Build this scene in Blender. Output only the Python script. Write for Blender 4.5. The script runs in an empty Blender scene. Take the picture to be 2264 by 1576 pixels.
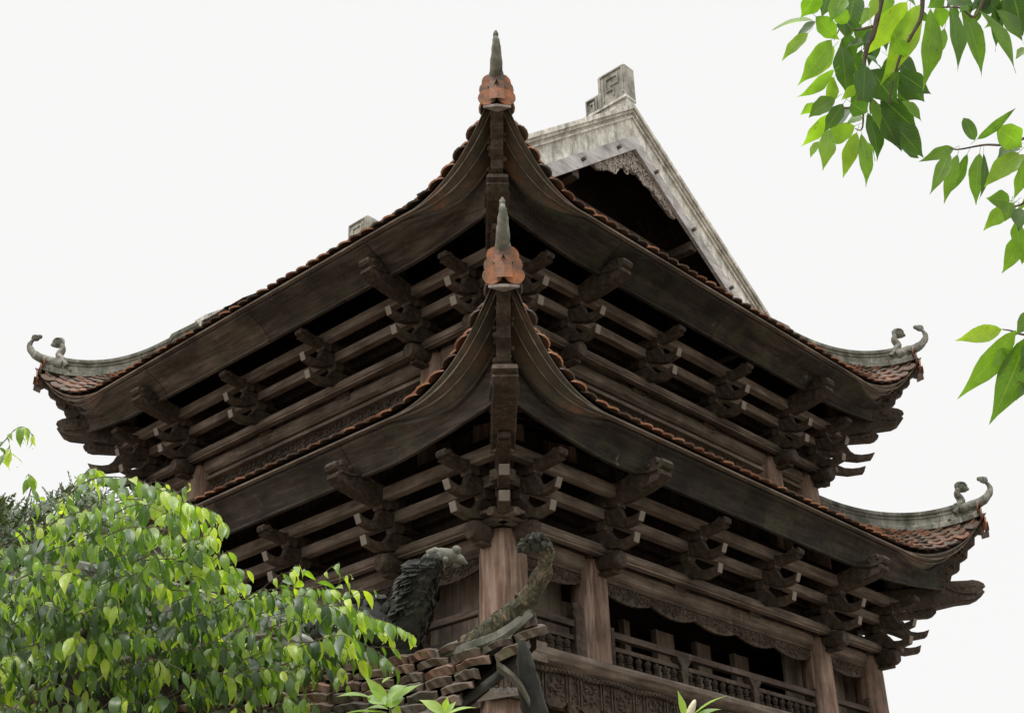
import bpy, math, random
from mathutils import Vector, Matrix, noise
rad = math.radians
SC = bpy.context.scene
COL = SC.collection

# ------------------------------------------------------------------ camera
CPOS = Vector((-9.2627, -8.6393, -4.536)); YAW, PIT, ROL, FPX = -0.0462, 0.4785, 0.0292, 2994.2
_a = math.pi/4 + YAW
FWD = Vector((math.cos(_a)*math.cos(PIT), math.sin(_a)*math.cos(PIT), math.sin(PIT)))
_r = Vector((math.sin(_a), -math.cos(_a), 0)); _u = _r.cross(FWD)
RT = math.cos(ROL)*_r - math.sin(ROL)*_u
UP = math.sin(ROL)*_r + math.cos(ROL)*_u
cam = bpy.data.cameras.new('camera'); camo = bpy.data.objects.new('camera', cam); COL.objects.link(camo)
camo.matrix_world = Matrix(((RT.x, UP.x, -FWD.x, CPOS.x), (RT.y, UP.y, -FWD.y, CPOS.y), (RT.z, UP.z, -FWD.z, CPOS.z), (0, 0, 0, 1)))
cam.sensor_width = 36; cam.lens = FPX/2264*36; cam.clip_end = 2000; cam.clip_start = 0.05
SC.camera = camo
# ------------------------------------------------------------------ world: overcast sky
W = bpy.data.worlds.new('World'); SC.world = W; W.use_nodes = True
nt = W.node_tree; nt.nodes.clear()
out = nt.nodes.new('ShaderNodeOutputWorld'); bg = nt.nodes.new('ShaderNodeBackground')
SUN_EL, SUN_AZ = rad(58), rad(200)      # azimuth of the light measured from +x towards +y
sky = nt.nodes.new('ShaderNodeTexSky'); sky.sky_type = 'NISHITA'; sky.sun_disc = False
sky.sun_elevation = SUN_EL; sky.sun_rotation = math.pi/2 - SUN_AZ; sky.dust_density = 6; sky.air_density = 1.0
tc = nt.nodes.new('ShaderNodeTexCoord'); sx = nt.nodes.new('ShaderNodeSeparateXYZ')
nt.links.new(tc.outputs['Generated'], sx.inputs[0])
rp = nt.nodes.new('ShaderNodeValToRGB'); nt.links.new(sx.outputs['Z'], rp.inputs[0])
e = rp.color_ramp.elements
e[0].position = 0.0; e[0].color = (.93, .93, .925, 1); e[1].position = 1.0; e[1].color = (3.9, 3.93, 3.97, 1)
m = e.new(0.71); m.color = (.93, .93, .925, 1)
m = e.new(0.85); m.color = (2.9, 2.9, 2.92, 1)
bw = nt.nodes.new('ShaderNodeRGBToBW'); nt.links.new(sky.outputs[0], bw.inputs[0])
mx = nt.nodes.new('ShaderNodeMixRGB'); mx.blend_type = 'MIX'; mx.inputs[0].default_value = 0.01
nt.links.new(rp.outputs[0], mx.inputs[1]); nt.links.new(bw.outputs[0], mx.inputs[2])
nt.links.new(mx.outputs[0], bg.inputs[0]); bg.inputs[1].default_value = 1.0
nt.links.new(bg.outputs[0], out.inputs[0])
sl = bpy.data.lights.new('sun', 'SUN'); so = bpy.data.objects.new('sun', sl); COL.objects.link(so)
sl.energy = 1.9; sl.angle = rad(25); sl.color = (1, .97, .92)
sd = Vector((math.cos(SUN_AZ)*math.cos(SUN_EL), math.sin(SUN_AZ)*math.cos(SUN_EL), math.sin(SUN_EL)))
so.rotation_euler = sd.to_track_quat('Z', 'Y').to_euler()
SC.view_settings.view_transform = 'Standard'; SC.view_settings.look = 'None'
SC.view_settings.exposure = 0.0; SC.view_settings.gamma = 1.0
SC.render.engine = 'CYCLES'

# ------------------------------------------------------------------ helpers
def at(x, y, D):
    return CPOS + D*(FWD + RT*((x-1132)/FPX) + UP*((788-y)/FPX))

class MB:
    def __init__(s): s.v = []; s.f = []; s.r = []; s.uv = {}
    def add(s, vs, fs, r=0.5):
        b = len(s.v); s.v += [tuple(p) for p in vs]
        for f in fs: s.f.append([b+i for i in f]); s.r.append(r)
    def box(s, a, b, r=.5, T=None):
        x0, y0, z0 = a; x1, y1, z1 = b
        vs = [(x0,y0,z0),(x1,y0,z0),(x1,y1,z0),(x0,y1,z0),(x0,y0,z1),(x1,y0,z1),(x1,y1,z1),(x0,y1,z1)]
        if T: vs = [T(*p) for p in vs]
        s.add(vs, [(0,3,2,1),(4,5,6,7),(0,1,5,4),(1,2,6,5),(2,3,7,6),(3,0,4,7)], r)
    def prism(s, poly, w, T, r=.5, y0=0, bev=0.0):
        # poly in (x,z), extruded along y, T maps (x,y,z)->world
        n = len(poly)
        if bev > 0:
            cx = sum(p[0] for p in poly)/n; cz = sum(p[1] for p in poly)/n
            out = []
            for i, p in enumerate(poly):
                q0, q1 = poly[i-1], poly[(i+1) % n]
                d = Vector((cx-p[0], cz-p[1]))
                # inward offset using neighbours
                t = Vector((q1[0]-q0[0], q1[1]-q0[1])); nn = Vector((-t.y, t.x))
                if nn.length > 1e-9: nn.normalize()
                s.sgn = 1
                out.append(nn)
            area = sum(poly[i][0]*poly[(i+1)%n][1]-poly[(i+1)%n][0]*poly[i][1] for i in range(n))
            sg = 1 if area > 0 else -1
            inner = [(p[0]+o.x*bev*sg, p[1]+o.y*bev*sg) for p, o in zip(poly, out)]
            rings = [(inner, y0-w/2), (poly, y0-w/2+bev), (poly, y0+w/2-bev), (inner, y0+w/2)]
        else:
            rings = [(poly, y0-w/2), (poly, y0+w/2)]
        vs = [T(p[0], yy, p[1]) for pl, yy in rings for p in pl]
        fs = [tuple(range(n)), tuple(reversed(range((len(rings)-1)*n, len(rings)*n)))]
        for k in range(len(rings)-1):
            for i in range(n):
                j = (i+1) % n
                fs.append((k*n+i, (k+1)*n+i, (k+1)*n+j, k*n+j))
        s.add(vs, fs, r)
    def sweep(s, path, sec, frames, r=.5, cap=True):
        # path pts, sec(i)-> list of (a,b), frames(i)->(A,B)
        n = None; base = []
        for i, p in enumerate(path):
            A, B = frames(i); c = sec(i); n = len(c)
            base += [p + A*a + B*b for a, b in c]
        fs = []
        for k in range(len(path)-1):
            for i in range(n):
                j = (i+1) % n; fs.append((k*n+i, k*n+j, (k+1)*n+j, (k+1)*n+i))
        if cap: fs += [tuple(reversed(range(n))), tuple(range((len(path)-1)*n, len(path)*n))]
        s.add(base, fs, r)
    def tube(s, path, radii, n=8, r=.5, flat=1.0, jit=0.0, seed=1):
        path = [Vector(p) for p in path]; rn = random.Random(seed)
        if not hasattr(radii, '__len__'): radii = [radii]*len(path)
        N = None; fr = []
        for i in range(len(path)):
            t = (path[min(i+1, len(path)-1)] - path[max(i-1, 0)])
            if t.length < 1e-9: t = Vector((0,0,1))
            t.normalize()
            if N is None:
                N = t.orthogonal().normalized()
            N = (N - t*N.dot(t)); N = N.normalized() if N.length > 1e-6 else t.orthogonal().normalized()
            fr.append((N.copy(), t.cross(N)))
        def sec(i):
            return [(radii[i]*math.cos(q*2*math.pi/n)*(1+rn.uniform(-jit, jit)), radii[i]*flat*math.sin(q*2*math.pi/n)*(1+rn.uniform(-jit, jit))) for q in range(n)]
        s.sweep(path, sec, lambda i: fr[i], r)
    def ball(s, c, rx, ry=None, rz=None, n=8, r=.5, jit=0.0, seed=0, M=None):
        ry = ry or rx; rz = rz or rx; rn = random.Random(seed)
        vs = []; m = max(4, n//2+1)
        for i in range(1, m):
            th = math.pi*i/m
            for j in range(n):
                ph = 2*math.pi*j/n; q = 1+rn.uniform(-jit, jit)
                p = Vector((rx*math.sin(th)*math.cos(ph)*q, ry*math.sin(th)*math.sin(ph)*q, rz*math.cos(th)*q))
                vs.append(p)
        vs += [Vector((0,0,rz)), Vector((0,0,-rz))]
        if M: vs = [M @ p for p in vs]
        vs = [p + Vector(c) for p in vs]
        fs = []
        for i in range(m-2):
            for j in range(n):
                k = (j+1) % n; fs.append((i*n+j, (i+1)*n+j, (i+1)*n+k, i*n+k))
        a = len(vs)-2; b = a+1
        for j in range(n):
            k = (j+1) % n; fs.append((a, j, k)); fs.append((b, (m-2)*n+k, (m-2)*n+j))
        s.add(vs, fs, r)
    def lathe(s, c, prof, n=16, r=.5):
        c = Vector(c); vs = []
        for z, q in prof:
            for j in range(n):
                vs.append(c + Vector((q*math.cos(2*math.pi*j/n), q*math.sin(2*math.pi*j/n), z)))
        fs = []
        for k in range(len(prof)-1):
            for i in range(n):
                j = (i+1) % n; fs.append((k*n+i, k*n+j, (k+1)*n+j, (k+1)*n+i))
        fs += [tuple(reversed(range(n))), tuple(range((len(prof)-1)*n, len(prof)*n))]
        s.add(vs, fs, r)
    def rough(s, amp, sc):
        for i, p in enumerate(s.v):
            q = Vector(p); n = noise.noise_vector(q*sc) + .5*noise.noise_vector(q*sc*2.3); s.v[i] = tuple(q + n*amp)
        return s
    def build(s, name, mat, parent=None, smooth=False, recalc=True, jitter=0):
        me = bpy.data.meshes.new(name); me.from_pydata(s.v, [], s.f)
        if recalc:
            import bmesh
            bm = bmesh.new(); bm.from_mesh(me); bmesh.ops.recalc_face_normals(bm, faces=bm.faces); bm.to_mesh(me); bm.free()
        at_ = me.attributes.new('rnd', 'FLOAT', 'FACE')
        at_.data.foreach_set('value', s.r)
        if smooth:
            me.shade_smooth() if smooth is True else me.shade_smooth()
            if smooth is not True:
                try: me.set_sharp_from_angle(angle=rad(smooth))
                except Exception: pass
        if s.uv:
            for nm, k in (('lu', 0), ('lv', 1)):
                aa = me.attributes.new(nm, 'FLOAT', 'POINT'); aa.data.foreach_set('value', [s.uv.get(i, (0,0))[k] for i in range(len(s.v))])
        me.materials.append(mat); me.update()
        o = bpy.data.objects.new(name, me); COL.objects.link(o)
        if parent: o.parent = parent
        return o

def empty(name, loc=(0,0,0), rz=0, parent=None):
    o = bpy.data.objects.new(name, None); COL.objects.link(o); o.location = loc; o.rotation_euler = (0,0,rz)
    o.empty_display_size = .2
    if parent: o.parent = parent
    return o
def tag(o, label=None, cat=None, group=None, kind=None):
    if label: o['label'] = label
    if cat: o['category'] = cat
    if group: o['group'] = group
    if kind: o['kind'] = kind
    return o
def copy_tree(o, parent=None):
    c = o.copy(); COL.objects.link(c); c.parent = parent
    for ch in list(o.children): copy_tree(ch, c)
    return c
def cat(pts, n=6):
    # catmull-rom
    P = [Vector(p) for p in pts]; out = []
    for i in range(len(P)-1):
        p0 = P[max(i-1,0)]; p1 = P[i]; p2 = P[i+1]; p3 = P[min(i+2, len(P)-1)]
        for k in range(n):
            t = k/n
            out.append(.5*((2*p1)+(p2-p0)*t+(2*p0-5*p1+4*p2-p3)*t*t+(3*p1-p0-3*p2+p3)*t**3))
    out.append(P[-1]); return out

# ------------------------------------------------------------------ materials
def newmat(name):
    m = bpy.data.materials.new(name); m.use_nodes = True; t = m.node_tree; t.nodes.clear()
    o = t.nodes.new('ShaderNodeOutputMaterial'); p = t.nodes.new('ShaderNodeBsdfPrincipled')
    t.links.new(p.outputs[0], o.inputs[0]); return m, t, p, o
def ramp(t, src, stops):
    r = t.nodes.new('ShaderNodeValToRGB'); t.links.new(src, r.inputs[0])
    el = r.color_ramp.elements
    el[0].position, el[0].color = stops[0][0], (*stops[0][1], 1)
    el[1].position, el[1].color = stops[-1][0], (*stops[-1][1], 1)
    for p, c in stops[1:-1]:
        q = el.new(p); q.color = (*c, 1)
    return r.outputs[0]
def tex(t, sc, scale=(1,1,1), det=6, rough=.6, dist=0.0):
    c = t.nodes.new('ShaderNodeTexCoord'); mp = t.nodes.new('ShaderNodeMapping'); mp.inputs['Scale'].default_value = scale
    t.links.new(c.outputs['Object'], mp.inputs[0])
    n = t.nodes.new('ShaderNodeTexNoise'); n.inputs['Scale'].default_value = sc; n.inputs['Detail'].default_value = det
    n.inputs['Roughness'].default_value = rough; n.inputs['Distortion'].default_value = dist
    t.links.new(mp.outputs[0], n.inputs[0]); return n.outputs['Fac']
def mix(t, a, b, fac, mode='MIX'):
    m = t.nodes.new('ShaderNodeMixRGB'); m.blend_type = mode
    for i, v in ((0, fac), (1, a), (2, b)):
        if hasattr(v, 'links') or hasattr(v, 'is_output'): t.links.new(v, m.inputs[i])
        elif i == 0: m.inputs[0].default_value = v
        else: m.inputs[i].default_value = (*v, 1)
    return m.outputs[0]
def math_(t, op, a, b=0.0):
    m = t.nodes.new('ShaderNodeMath'); m.operation = op
    for i, v in ((0, a), (1, b)):
        if hasattr(v, 'is_output'): t.links.new(v, m.inputs[i])
        else: m.inputs[i].default_value = v
    return m.outputs[0]
def bump(t, p, h, dist=.01, st=.6, prev=None):
    b = t.nodes.new('ShaderNodeBump'); b.inputs['Distance'].default_value = dist; b.inputs['Strength'].default_value = st
    t.links.new(h, b.inputs['Height'])
    if prev: t.links.new(prev, b.inputs['Normal'])
    t.links.new(b.outputs[0], p.inputs['Normal']); return b.outputs[0]
def attr(t, name='rnd'):
    a = t.nodes.new('ShaderNodeAttribute'); a.attribute_name = name; return a.outputs['Fac']

def wood(name, dark, mid, pale, axis='z', stain=.5, moss=0.0, rough=.72, spec=.16):
    m, t, p, o = newmat(name)
    st = {'x': (.12, 1, 1), 'y': (1, .12, 1), 'z': (1, 1, .1), 'n': (1, 1, 1)}[axis]
    g = tex(t, 16, st, 8, .65, .4)
    c = ramp(t, g, [(.30, dark), (.5, mid), (.72, pale)])
    big = tex(t, 1.7, (1,1,1), 5, .6)
    c = mix(t, c, ramp(t, big, [(.35, (.45,.42,.40)), (.62, (1.15,1.12,1.1))]), .8, 'MULTIPLY')
    # pale water stains running down
    run = tex(t, 5.5, (1, 1, .07), 4, .7)
    c = mix(t, c, tuple(min(1, q*1.55+.02) for q in pale), math_(t, 'MULTIPLY', ramp(t, run, [(.60, (0,0,0)), (.74, (1,1,1))]), stain))
    if moss:
        mo = tex(t, 3.1, (1,1,1), 7, .7)
        c = mix(t, c, (.05,.06,.03), math_(t, 'MULTIPLY', ramp(t, mo, [(.48, (0,0,0)), (.66, (1,1,1))]), moss))
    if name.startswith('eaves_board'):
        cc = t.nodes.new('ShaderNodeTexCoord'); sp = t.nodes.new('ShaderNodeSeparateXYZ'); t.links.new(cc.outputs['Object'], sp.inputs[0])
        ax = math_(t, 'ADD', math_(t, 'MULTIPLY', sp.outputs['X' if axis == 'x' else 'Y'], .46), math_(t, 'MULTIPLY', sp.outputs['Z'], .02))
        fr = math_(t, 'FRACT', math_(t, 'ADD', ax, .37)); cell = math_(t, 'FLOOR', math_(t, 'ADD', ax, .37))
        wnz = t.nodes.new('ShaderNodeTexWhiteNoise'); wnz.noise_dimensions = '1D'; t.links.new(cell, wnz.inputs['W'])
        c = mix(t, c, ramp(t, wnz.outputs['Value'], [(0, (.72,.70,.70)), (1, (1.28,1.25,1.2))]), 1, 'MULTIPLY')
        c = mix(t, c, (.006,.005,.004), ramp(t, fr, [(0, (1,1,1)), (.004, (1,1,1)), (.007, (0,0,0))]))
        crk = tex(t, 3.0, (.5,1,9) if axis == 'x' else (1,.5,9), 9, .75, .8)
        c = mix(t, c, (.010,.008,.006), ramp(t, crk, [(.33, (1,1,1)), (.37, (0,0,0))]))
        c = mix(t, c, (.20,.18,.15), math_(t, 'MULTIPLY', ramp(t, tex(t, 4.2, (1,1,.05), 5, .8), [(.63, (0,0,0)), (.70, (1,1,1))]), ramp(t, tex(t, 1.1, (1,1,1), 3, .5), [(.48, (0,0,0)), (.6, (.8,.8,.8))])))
    if name == 'carved_wood':
        c = mix(t, c, mix(t, c, (.30,.265,.23), .55), ramp(t, attr(t), [(.8, (0,0,0)), (.95, (1,1,1))]))
    t.links.new(c, p.inputs['Base Color']); p.inputs['Roughness'].default_value = rough
    p.inputs['Specular IOR Level'].default_value = spec
    h = mix(t, g, tex(t, 60, st, 3, .6), .35)
    bump(t, p, h, .012, .7)
    return m
D0, D1, D2 = (.032,.023,.017), (.070,.051,.039), (.128,.100,.080)
WX = wood('weathered_wood_grain_x', D0, D1, D2, 'x')
WY = wood('weathered_wood_grain_y', D0, D1, D2, 'y')
WZ = wood('weathered_wood_grain_z', D0, D1, D2, 'z')
WN = wood('carved_wood', (.026,.018,.013), (.060,.044,.033), (.115,.088,.068), 'n', .25, .25)
FX = wood('eaves_board_shaded_x', (.012,.010,.008), (.026,.020,.016), (.055,.044,.035), 'x', .25, .45)  # same board as on the left, coloured darker for the shaded right side
FY = wood('eaves_board_lit_y', (.026,.021,.017), (.060,.049,.041), (.115,.096,.081), 'y', .25, .35)  # lighter copy for the left side, which gets more light
BX = wood('purlin_grain_x', (.062,.048,.037), (.14,.112,.089), (.24,.20,.165), 'x', .2, .2)
BY = wood('purlin_grain_y', (.062,.048,.037), (.14,.112,.089), (.24,.20,.165), 'y', .2, .2)
CW = wood('column_wood', (.085,.050,.036), (.19,.128,.095), (.33,.255,.21), 'z', .8)
GW = wood('endgrain_grey', (.13,.115,.10), (.21,.185,.165), (.32,.29,.26), 'n', .1)
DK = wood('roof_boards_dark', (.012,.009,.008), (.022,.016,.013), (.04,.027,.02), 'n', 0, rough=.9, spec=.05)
PAL = wood('pale_plank', (.26,.25,.245), (.42,.41,.405), (.56,.55,.55), 'x', .3)
PALZ = wood('pale_board', (.14,.115,.09), (.24,.20,.16), (.34,.29,.24), 'z', .4)
CARV = wood('grey_carving', (.15,.13,.11), (.32,.29,.26), (.50,.47,.43), 'n', .2)

def plaster(name, a, b, moss=.6, c2=(.55,.53,.47)):
    m, t, p, o = newmat(name)
    g = tex(t, 3.5, (1,1,1), 8, .65, .3)
    c = ramp(t, g, [(.33, a), (.60, b)])
    c = mix(t, c, c2, ramp(t, tex(t, 9, (1,1,.35), 5, .6, .6), [(.55, (0,0,0)), (.70, (.8,.8,.8))]))
    c = mix(t, c, (.045,.05,.03), math_(t, 'MULTIPLY', ramp(t, tex(t, 5.3, (1,1,.5), 8, .75), [(.46, (0,0,0)), (.62, (1,1,1))]), moss))
    if name == 'limewashed_gable':
        c = mix(t, c, (.12,.115,.09), math_(t, 'MULTIPLY', ramp(t, tex(t, 9, (1,1,.12), 6, .75), [(.50, (0,0,0)), (.66, (1,1,1))]), .65))
        c = mix(t, c, (.04,.04,.03), ramp(t, tex(t, 1.8, (1,1,1), 10, .8, 1.5), [(.492, (0,0,0)), (.5, (.8,.8,.8)), (.508, (0,0,0))]))
    t.links.new(c, p.inputs['Base Color']); p.inputs['Roughness'].default_value = .85
    bump(t, p, tex(t, 26, (1,1,1), 8, .7), .01, .6)
    return m
PLG = plaster('limewashed_gable', (.42,.40,.34), (.76,.74,.66), .42, (.86,.85,.80))
PLB = plaster('grey_ridge_block', (.20,.19,.155), (.38,.365,.315), .6, (.50,.48,.43))
PLR = plaster('mossy_ridge', (.07,.07,.055), (.22,.215,.18), .9, (.38,.37,.32))
PLS = plaster('mossy_sculpture', (.008,.009,.007), (.022,.022,.018), .5, (.09,.09,.06))
m, t, p, o = newmat('lichen_bark')
c = ramp(t, tex(t, 34, (1,1,.6), 8, .75, 1.2), [(.38, (.025,.025,.015)), (.5, (.085,.08,.045)), (.58, (.20,.15,.09)), (.68, (.46,.35,.23))])
c = mix(t, c, (.035,.045,.02), ramp(t, tex(t, 7, (1,1,1), 5, .7), [(.5, (0,0,0)), (.62, (.9,.9,.9))]))
t.links.new(c, p.inputs['Base Color']); p.inputs['Roughness'].default_value = .85; bump(t, p, tex(t, 40, (1,1,.5), 8, .75, 1), .02, 1.0)
PLDB = m
PLD = plaster('lichen_bark_ridge', (.075,.065,.04), (.17,.145,.09), .9, (.42,.30,.18))

def tilemat(name, moss):
    m, t, p, o = newmat(name)
    r = attr(t)
    if name == 'clay_tiles_orange':
        c = ramp(t, r, [(0, (.14,.055,.028)), (.35, (.26,.085,.032)), (.7, (.38,.125,.040)), (1, (.46,.20,.07))])
    elif name == 'tile_undersides':
        c = ramp(t, tex(t, 2.6, (1,1,1), 6, .6), [(.36, (.045,.038,.026)), (.52, (.10,.068,.042)), (.66, (.20,.085,.042))])
    elif name == 'old_thick_tiles':
        c = ramp(t, r, [(0, (.05,.030,.022)), (.3, (.11,.065,.048)), (.6, (.18,.085,.052)), (.8, (.10,.075,.055)), (1, (.26,.10,.05))])
        c = mix(t, c, (.30,.25,.20), ramp(t, tex(t, 11, (1,1,1), 6, .7), [(.52, (0,0,0)), (.68, (.8,.8,.8))]))
    else:
        c = ramp(t, r, [(0, (.060,.030,.020)), (.3, (.13,.052,.030)), (.55, (.26,.085,.036)), (.75, (.11,.065,.042)), (.86, (.14,.06,.035)), (.9, (.30,.16,.095)), (1, (.44,.19,.095))])
    n = tex(t, 8, (1,1,1), 7, .7)
    rim = ramp(t, r, [(.86, (1,1,1)), (.90, (.35,.35,.35))]) if name == 'clay_tiles' else 1.0  # rim faces keep less moss so their painted edge light shows
    c = mix(t, c, (.045,.042,.026), math_(t, 'MULTIPLY', math_(t, 'MULTIPLY', ramp(t, n, [(.36, (0,0,0)), (.62, (1,1,1))]), moss), rim))
    c = mix(t, c, (.16,.17,.06), math_(t, 'MULTIPLY', ramp(t, tex(t, 14, (1,1,1), 6, .7), [(.56, (0,0,0)), (.70, (1,1,1))]), moss*.5))
    t.links.new(c, p.inputs['Base Color']); p.inputs['Roughness'].default_value = .6
    bump(t, p, tex(t, 45, (1,1,1), 6, .7), .006, .6)
    return m
TIL = tilemat('clay_tiles', .92); TILO = tilemat('clay_tiles_orange', .8)
TILS = tilemat('tile_undersides', .7)
TIF = tilemat('old_thick_tiles', .9)

def leafmat(name, stops, trans=.45, gloss=.35, tr_gain=1.5, veins=.6):
    m = bpy.data.materials.new(name); m.use_nodes = True; t = m.node_tree; t.nodes.clear()
    o = t.nodes.new('ShaderNodeOutputMaterial')
    r = attr(t)
    c = ramp(t, r, stops)
    c = mix(t, c, ramp(t, tex(t, 25, (1,1,1), 3, .5), [(.3, (.8,.8,.8)), (.7, (1.15,1.15,1.1))]), 1, 'MULTIPLY')
    # midrib, side veins and small brown blemishes
    au = math_(t, 'ABSOLUTE', attr(t, 'lu')); lv = attr(t, 'lv')
    mid = ramp(t, au, [(0, (1,1,1)), (.07, (0,0,0))])
    wv = math_(t, 'FRACT', math_(t, 'SUBTRACT', math_(t, 'MULTIPLY', lv, 13.0), math_(t, 'MULTIPLY', au, 2.2)))
    vein = ramp(t, wv, [(0, (.7,.7,.7)), (.12, (0,0,0)), (.93, (0,0,0)), (1, (.7,.7,.7))])
    vn = math_(t, 'MAXIMUM', mid, math_(t, 'MULTIPLY', vein, veins))
    c = mix(t, c, mix(t, c, (.30,.38,.14), .55), math_(t, 'MULTIPLY', vn, .5))
    c = mix(t, c, (.07,.045,.015), ramp(t, tex(t, 55, (1,1,1), 2, .5), [(.70, (0,0,0)), (.76, (.8,.8,.8))]))
    p = t.nodes.new('ShaderNodeBsdfPrincipled'); t.links.new(c, p.inputs['Base Color'])
    bump(t, p, math_(t, 'SUBTRACT', 1.0, vn), .0015, .5)
    p.inputs['Roughness'].default_value = gloss; p.inputs['Specular IOR Level'].default_value = .85
    tr = t.nodes.new('ShaderNodeBsdfTranslucent')
    ct = mix(t, c, (tr_gain*1.02, tr_gain*1.12, tr_gain*.32), 1, 'MULTIPLY'); t.links.new(ct, tr.inputs[0])
    ms = t.nodes.new('ShaderNodeMixShader'); ms.inputs[0].default_value = trans
    t.links.new(p.outputs[0], ms.inputs[1]); t.links.new(tr.outputs[0], ms.inputs[2]); t.links.new(ms.outputs[0], o.inputs[0])
    return m
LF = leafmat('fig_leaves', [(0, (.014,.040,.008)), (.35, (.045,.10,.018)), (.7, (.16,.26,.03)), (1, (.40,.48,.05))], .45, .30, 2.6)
LM = leafmat('large_leaves', [(0, (.02,.055,.012)), (.4, (.05,.11,.015)), (.75, (.12,.22,.02)), (1, (.22,.33,.03))], .5, .35, 2.4)
LC = leafmat('conifer_scales', [(0, (.016,.034,.008)), (.6, (.05,.085,.02)), (1, (.13,.17,.04))], .2, .6, 1.5)
LS = leafmat('young_leaves', [(0, (.12,.20,.03)), (.6, (.22,.34,.05)), (1, (.34,.46,.09))], .45, .35, 2.0)
m, t, p, o = newmat('twig_bark'); t.links.new(ramp(t, tex(t, 30, (1,1,1), 5), [(.3, (.05,.035,.025)), (.7, (.14,.11,.08))]), p.inputs['Base Color']); p.inputs['Roughness'].default_value = .8; TW = m
m, t, p, o = newmat('bud'); t.links.new(ramp(t, tex(t, 40, (1,1,1), 5), [(.3, (.45,.42,.25)), (.7, (.75,.72,.55))]), p.inputs['Base Color']); BUD = m
m, t, p, o = newmat('courtyard_brick'); t.links.new(ramp(t, tex(t, 2, (1,1,1), 9, .7), [(.3, (.16,.13,.10)), (.7, (.30,.25,.20))]), p.inputs['Base Color']); p.inputs['Roughness'].default_value = .8; GR = m
m, t, p, o = newmat('iron_peg'); p.inputs['Base Color'].default_value = (.09,.075,.065,1); p.inputs['Roughness'].default_value = .6; IR = m
m, t, p, o = newmat('water_drop'); p.inputs['Base Color'].default_value = (.9,.95,.95,1); p.inputs['Roughness'].default_value = .05; p.inputs['Transmission Weight'].default_value = .6; DR = m

# ------------------------------------------------------------------ tower data
U, V = 7.0, 7.144
GZ = -6.14
S = 1.30
# facade frames: (a along, o outward, z) -> world ; o measured from the lower column axis
FAC = {'R': (lambda a, o, z: Vector((a, -o, z)), U), 'L': (lambda a, o, z: Vector((-o, a, z)), V),
       'B': (lambda a, o, z: Vector((a, V+o, z)), U), 'E': (lambda a, o, z: Vector((U+o, a, z)), V)}
rng = random.Random(7)
ground = MB(); ground.add([(-600,-600,GZ),(600,-600,GZ),(600,600,GZ),(-600,600,GZ)], [(0,1,2,3)])
tag(ground.build('ground', GR, recalc=False), kind='structure')

tower = empty('bell_tower', (0, 0, 0))
tag(tower, 'tall dark wooden pagoda bell tower with two stacked upswept tiled roofs and a pale gable', 'tower')

# ---- brackets -----------------------------------------------------------
def LT(x, y, z): return Vector((x, y, z))
ARM1 = [(-.1,.20),(.12,.195),(.24,.17),(.36,.12),(.50,.095),(.665,.125),(.695,.222),(.62,.195),(.54,.185),(.46,.195),(.40,.235),(.345,.305),(.32,.34),(-.1,.34)]
ARM2 = [(-.1,.41),(.3,.405),(.38,.375),(.48,.325),(.60,.305),(.745,.335),(.785,.428),(.72,.405),(.64,.393),(.57,.405),(.53,.45),(.505,.52),(.49,.55),(-.1,.55)]
HEAD = [(-.1,.58),(.45,.58),(.58,.585),(.70,.595),(.79,.605),(.83,.622),(.815,.638),(.855,.650),(.865,.69),(.84,.722),(.80,.712),(.77,.735),(.71,.705),(.64,.69),(.58,.685),(.50,.70),(-.1,.70)]
BIG = [(-.1,.58),(.45,.58),(.62,.59),(.78,.61),(.92,.635),(1.02,.66),(1.10,.685),(1.09,.70),(1.135,.72),(1.13,.765),(1.10,.785),(1.155,.80),(1.175,.84),(1.15,.885),(1.09,.90),(1.06,.93),(.98,.925),(.92,.89),(.80,.875),(.62,.83),(.45,.80),(-.1,.80)]
r2 = math.sqrt(2)
HIP = [(-.1,.66),(.6,.66),(1.0,.72),(1.3,.79),(1.5,.815),(1.60,.86),(1.635,.90),(1.66,.93),(1.63,.97),(1.68,1.0),(1.665,1.05),(1.60,1.085),(1.52,1.10),(1.45,1.09),(1.2,1.08),(.8,1.0),(-.1,.9)]
def face_detail(mb, x, z, w, k=1.0):
    # carved eyes, curls and snout ridges on both cheeks of a beam head
    for sgn in (-1, 1):
        mb.ball((x-.13*k, sgn*w*.5, z+.02*k), .030*k, .018, .026*k, 8)
        mb.ball((x-.02*k, sgn*w*.46, z+.03*k), .024*k, .018, .018*k, 8)
        mb.tube([(x-.30*k, sgn*w*.5, z+.03*k), (x-.22*k, sgn*w*.51, z-.02*k), (x-.12*k, sgn*w*.51, z-.045*k), (x-.02*k, sgn*w*.5, z-.04*k)], .012*k, 6)
        mb.tube([(x-.42*k, sgn*w*.5, z-.03*k), (x-.33*k, sgn*w*.51, z+.0*k), (x-.25*k, sgn*w*.5, z+.05*k)], .012*k, 6)
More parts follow.
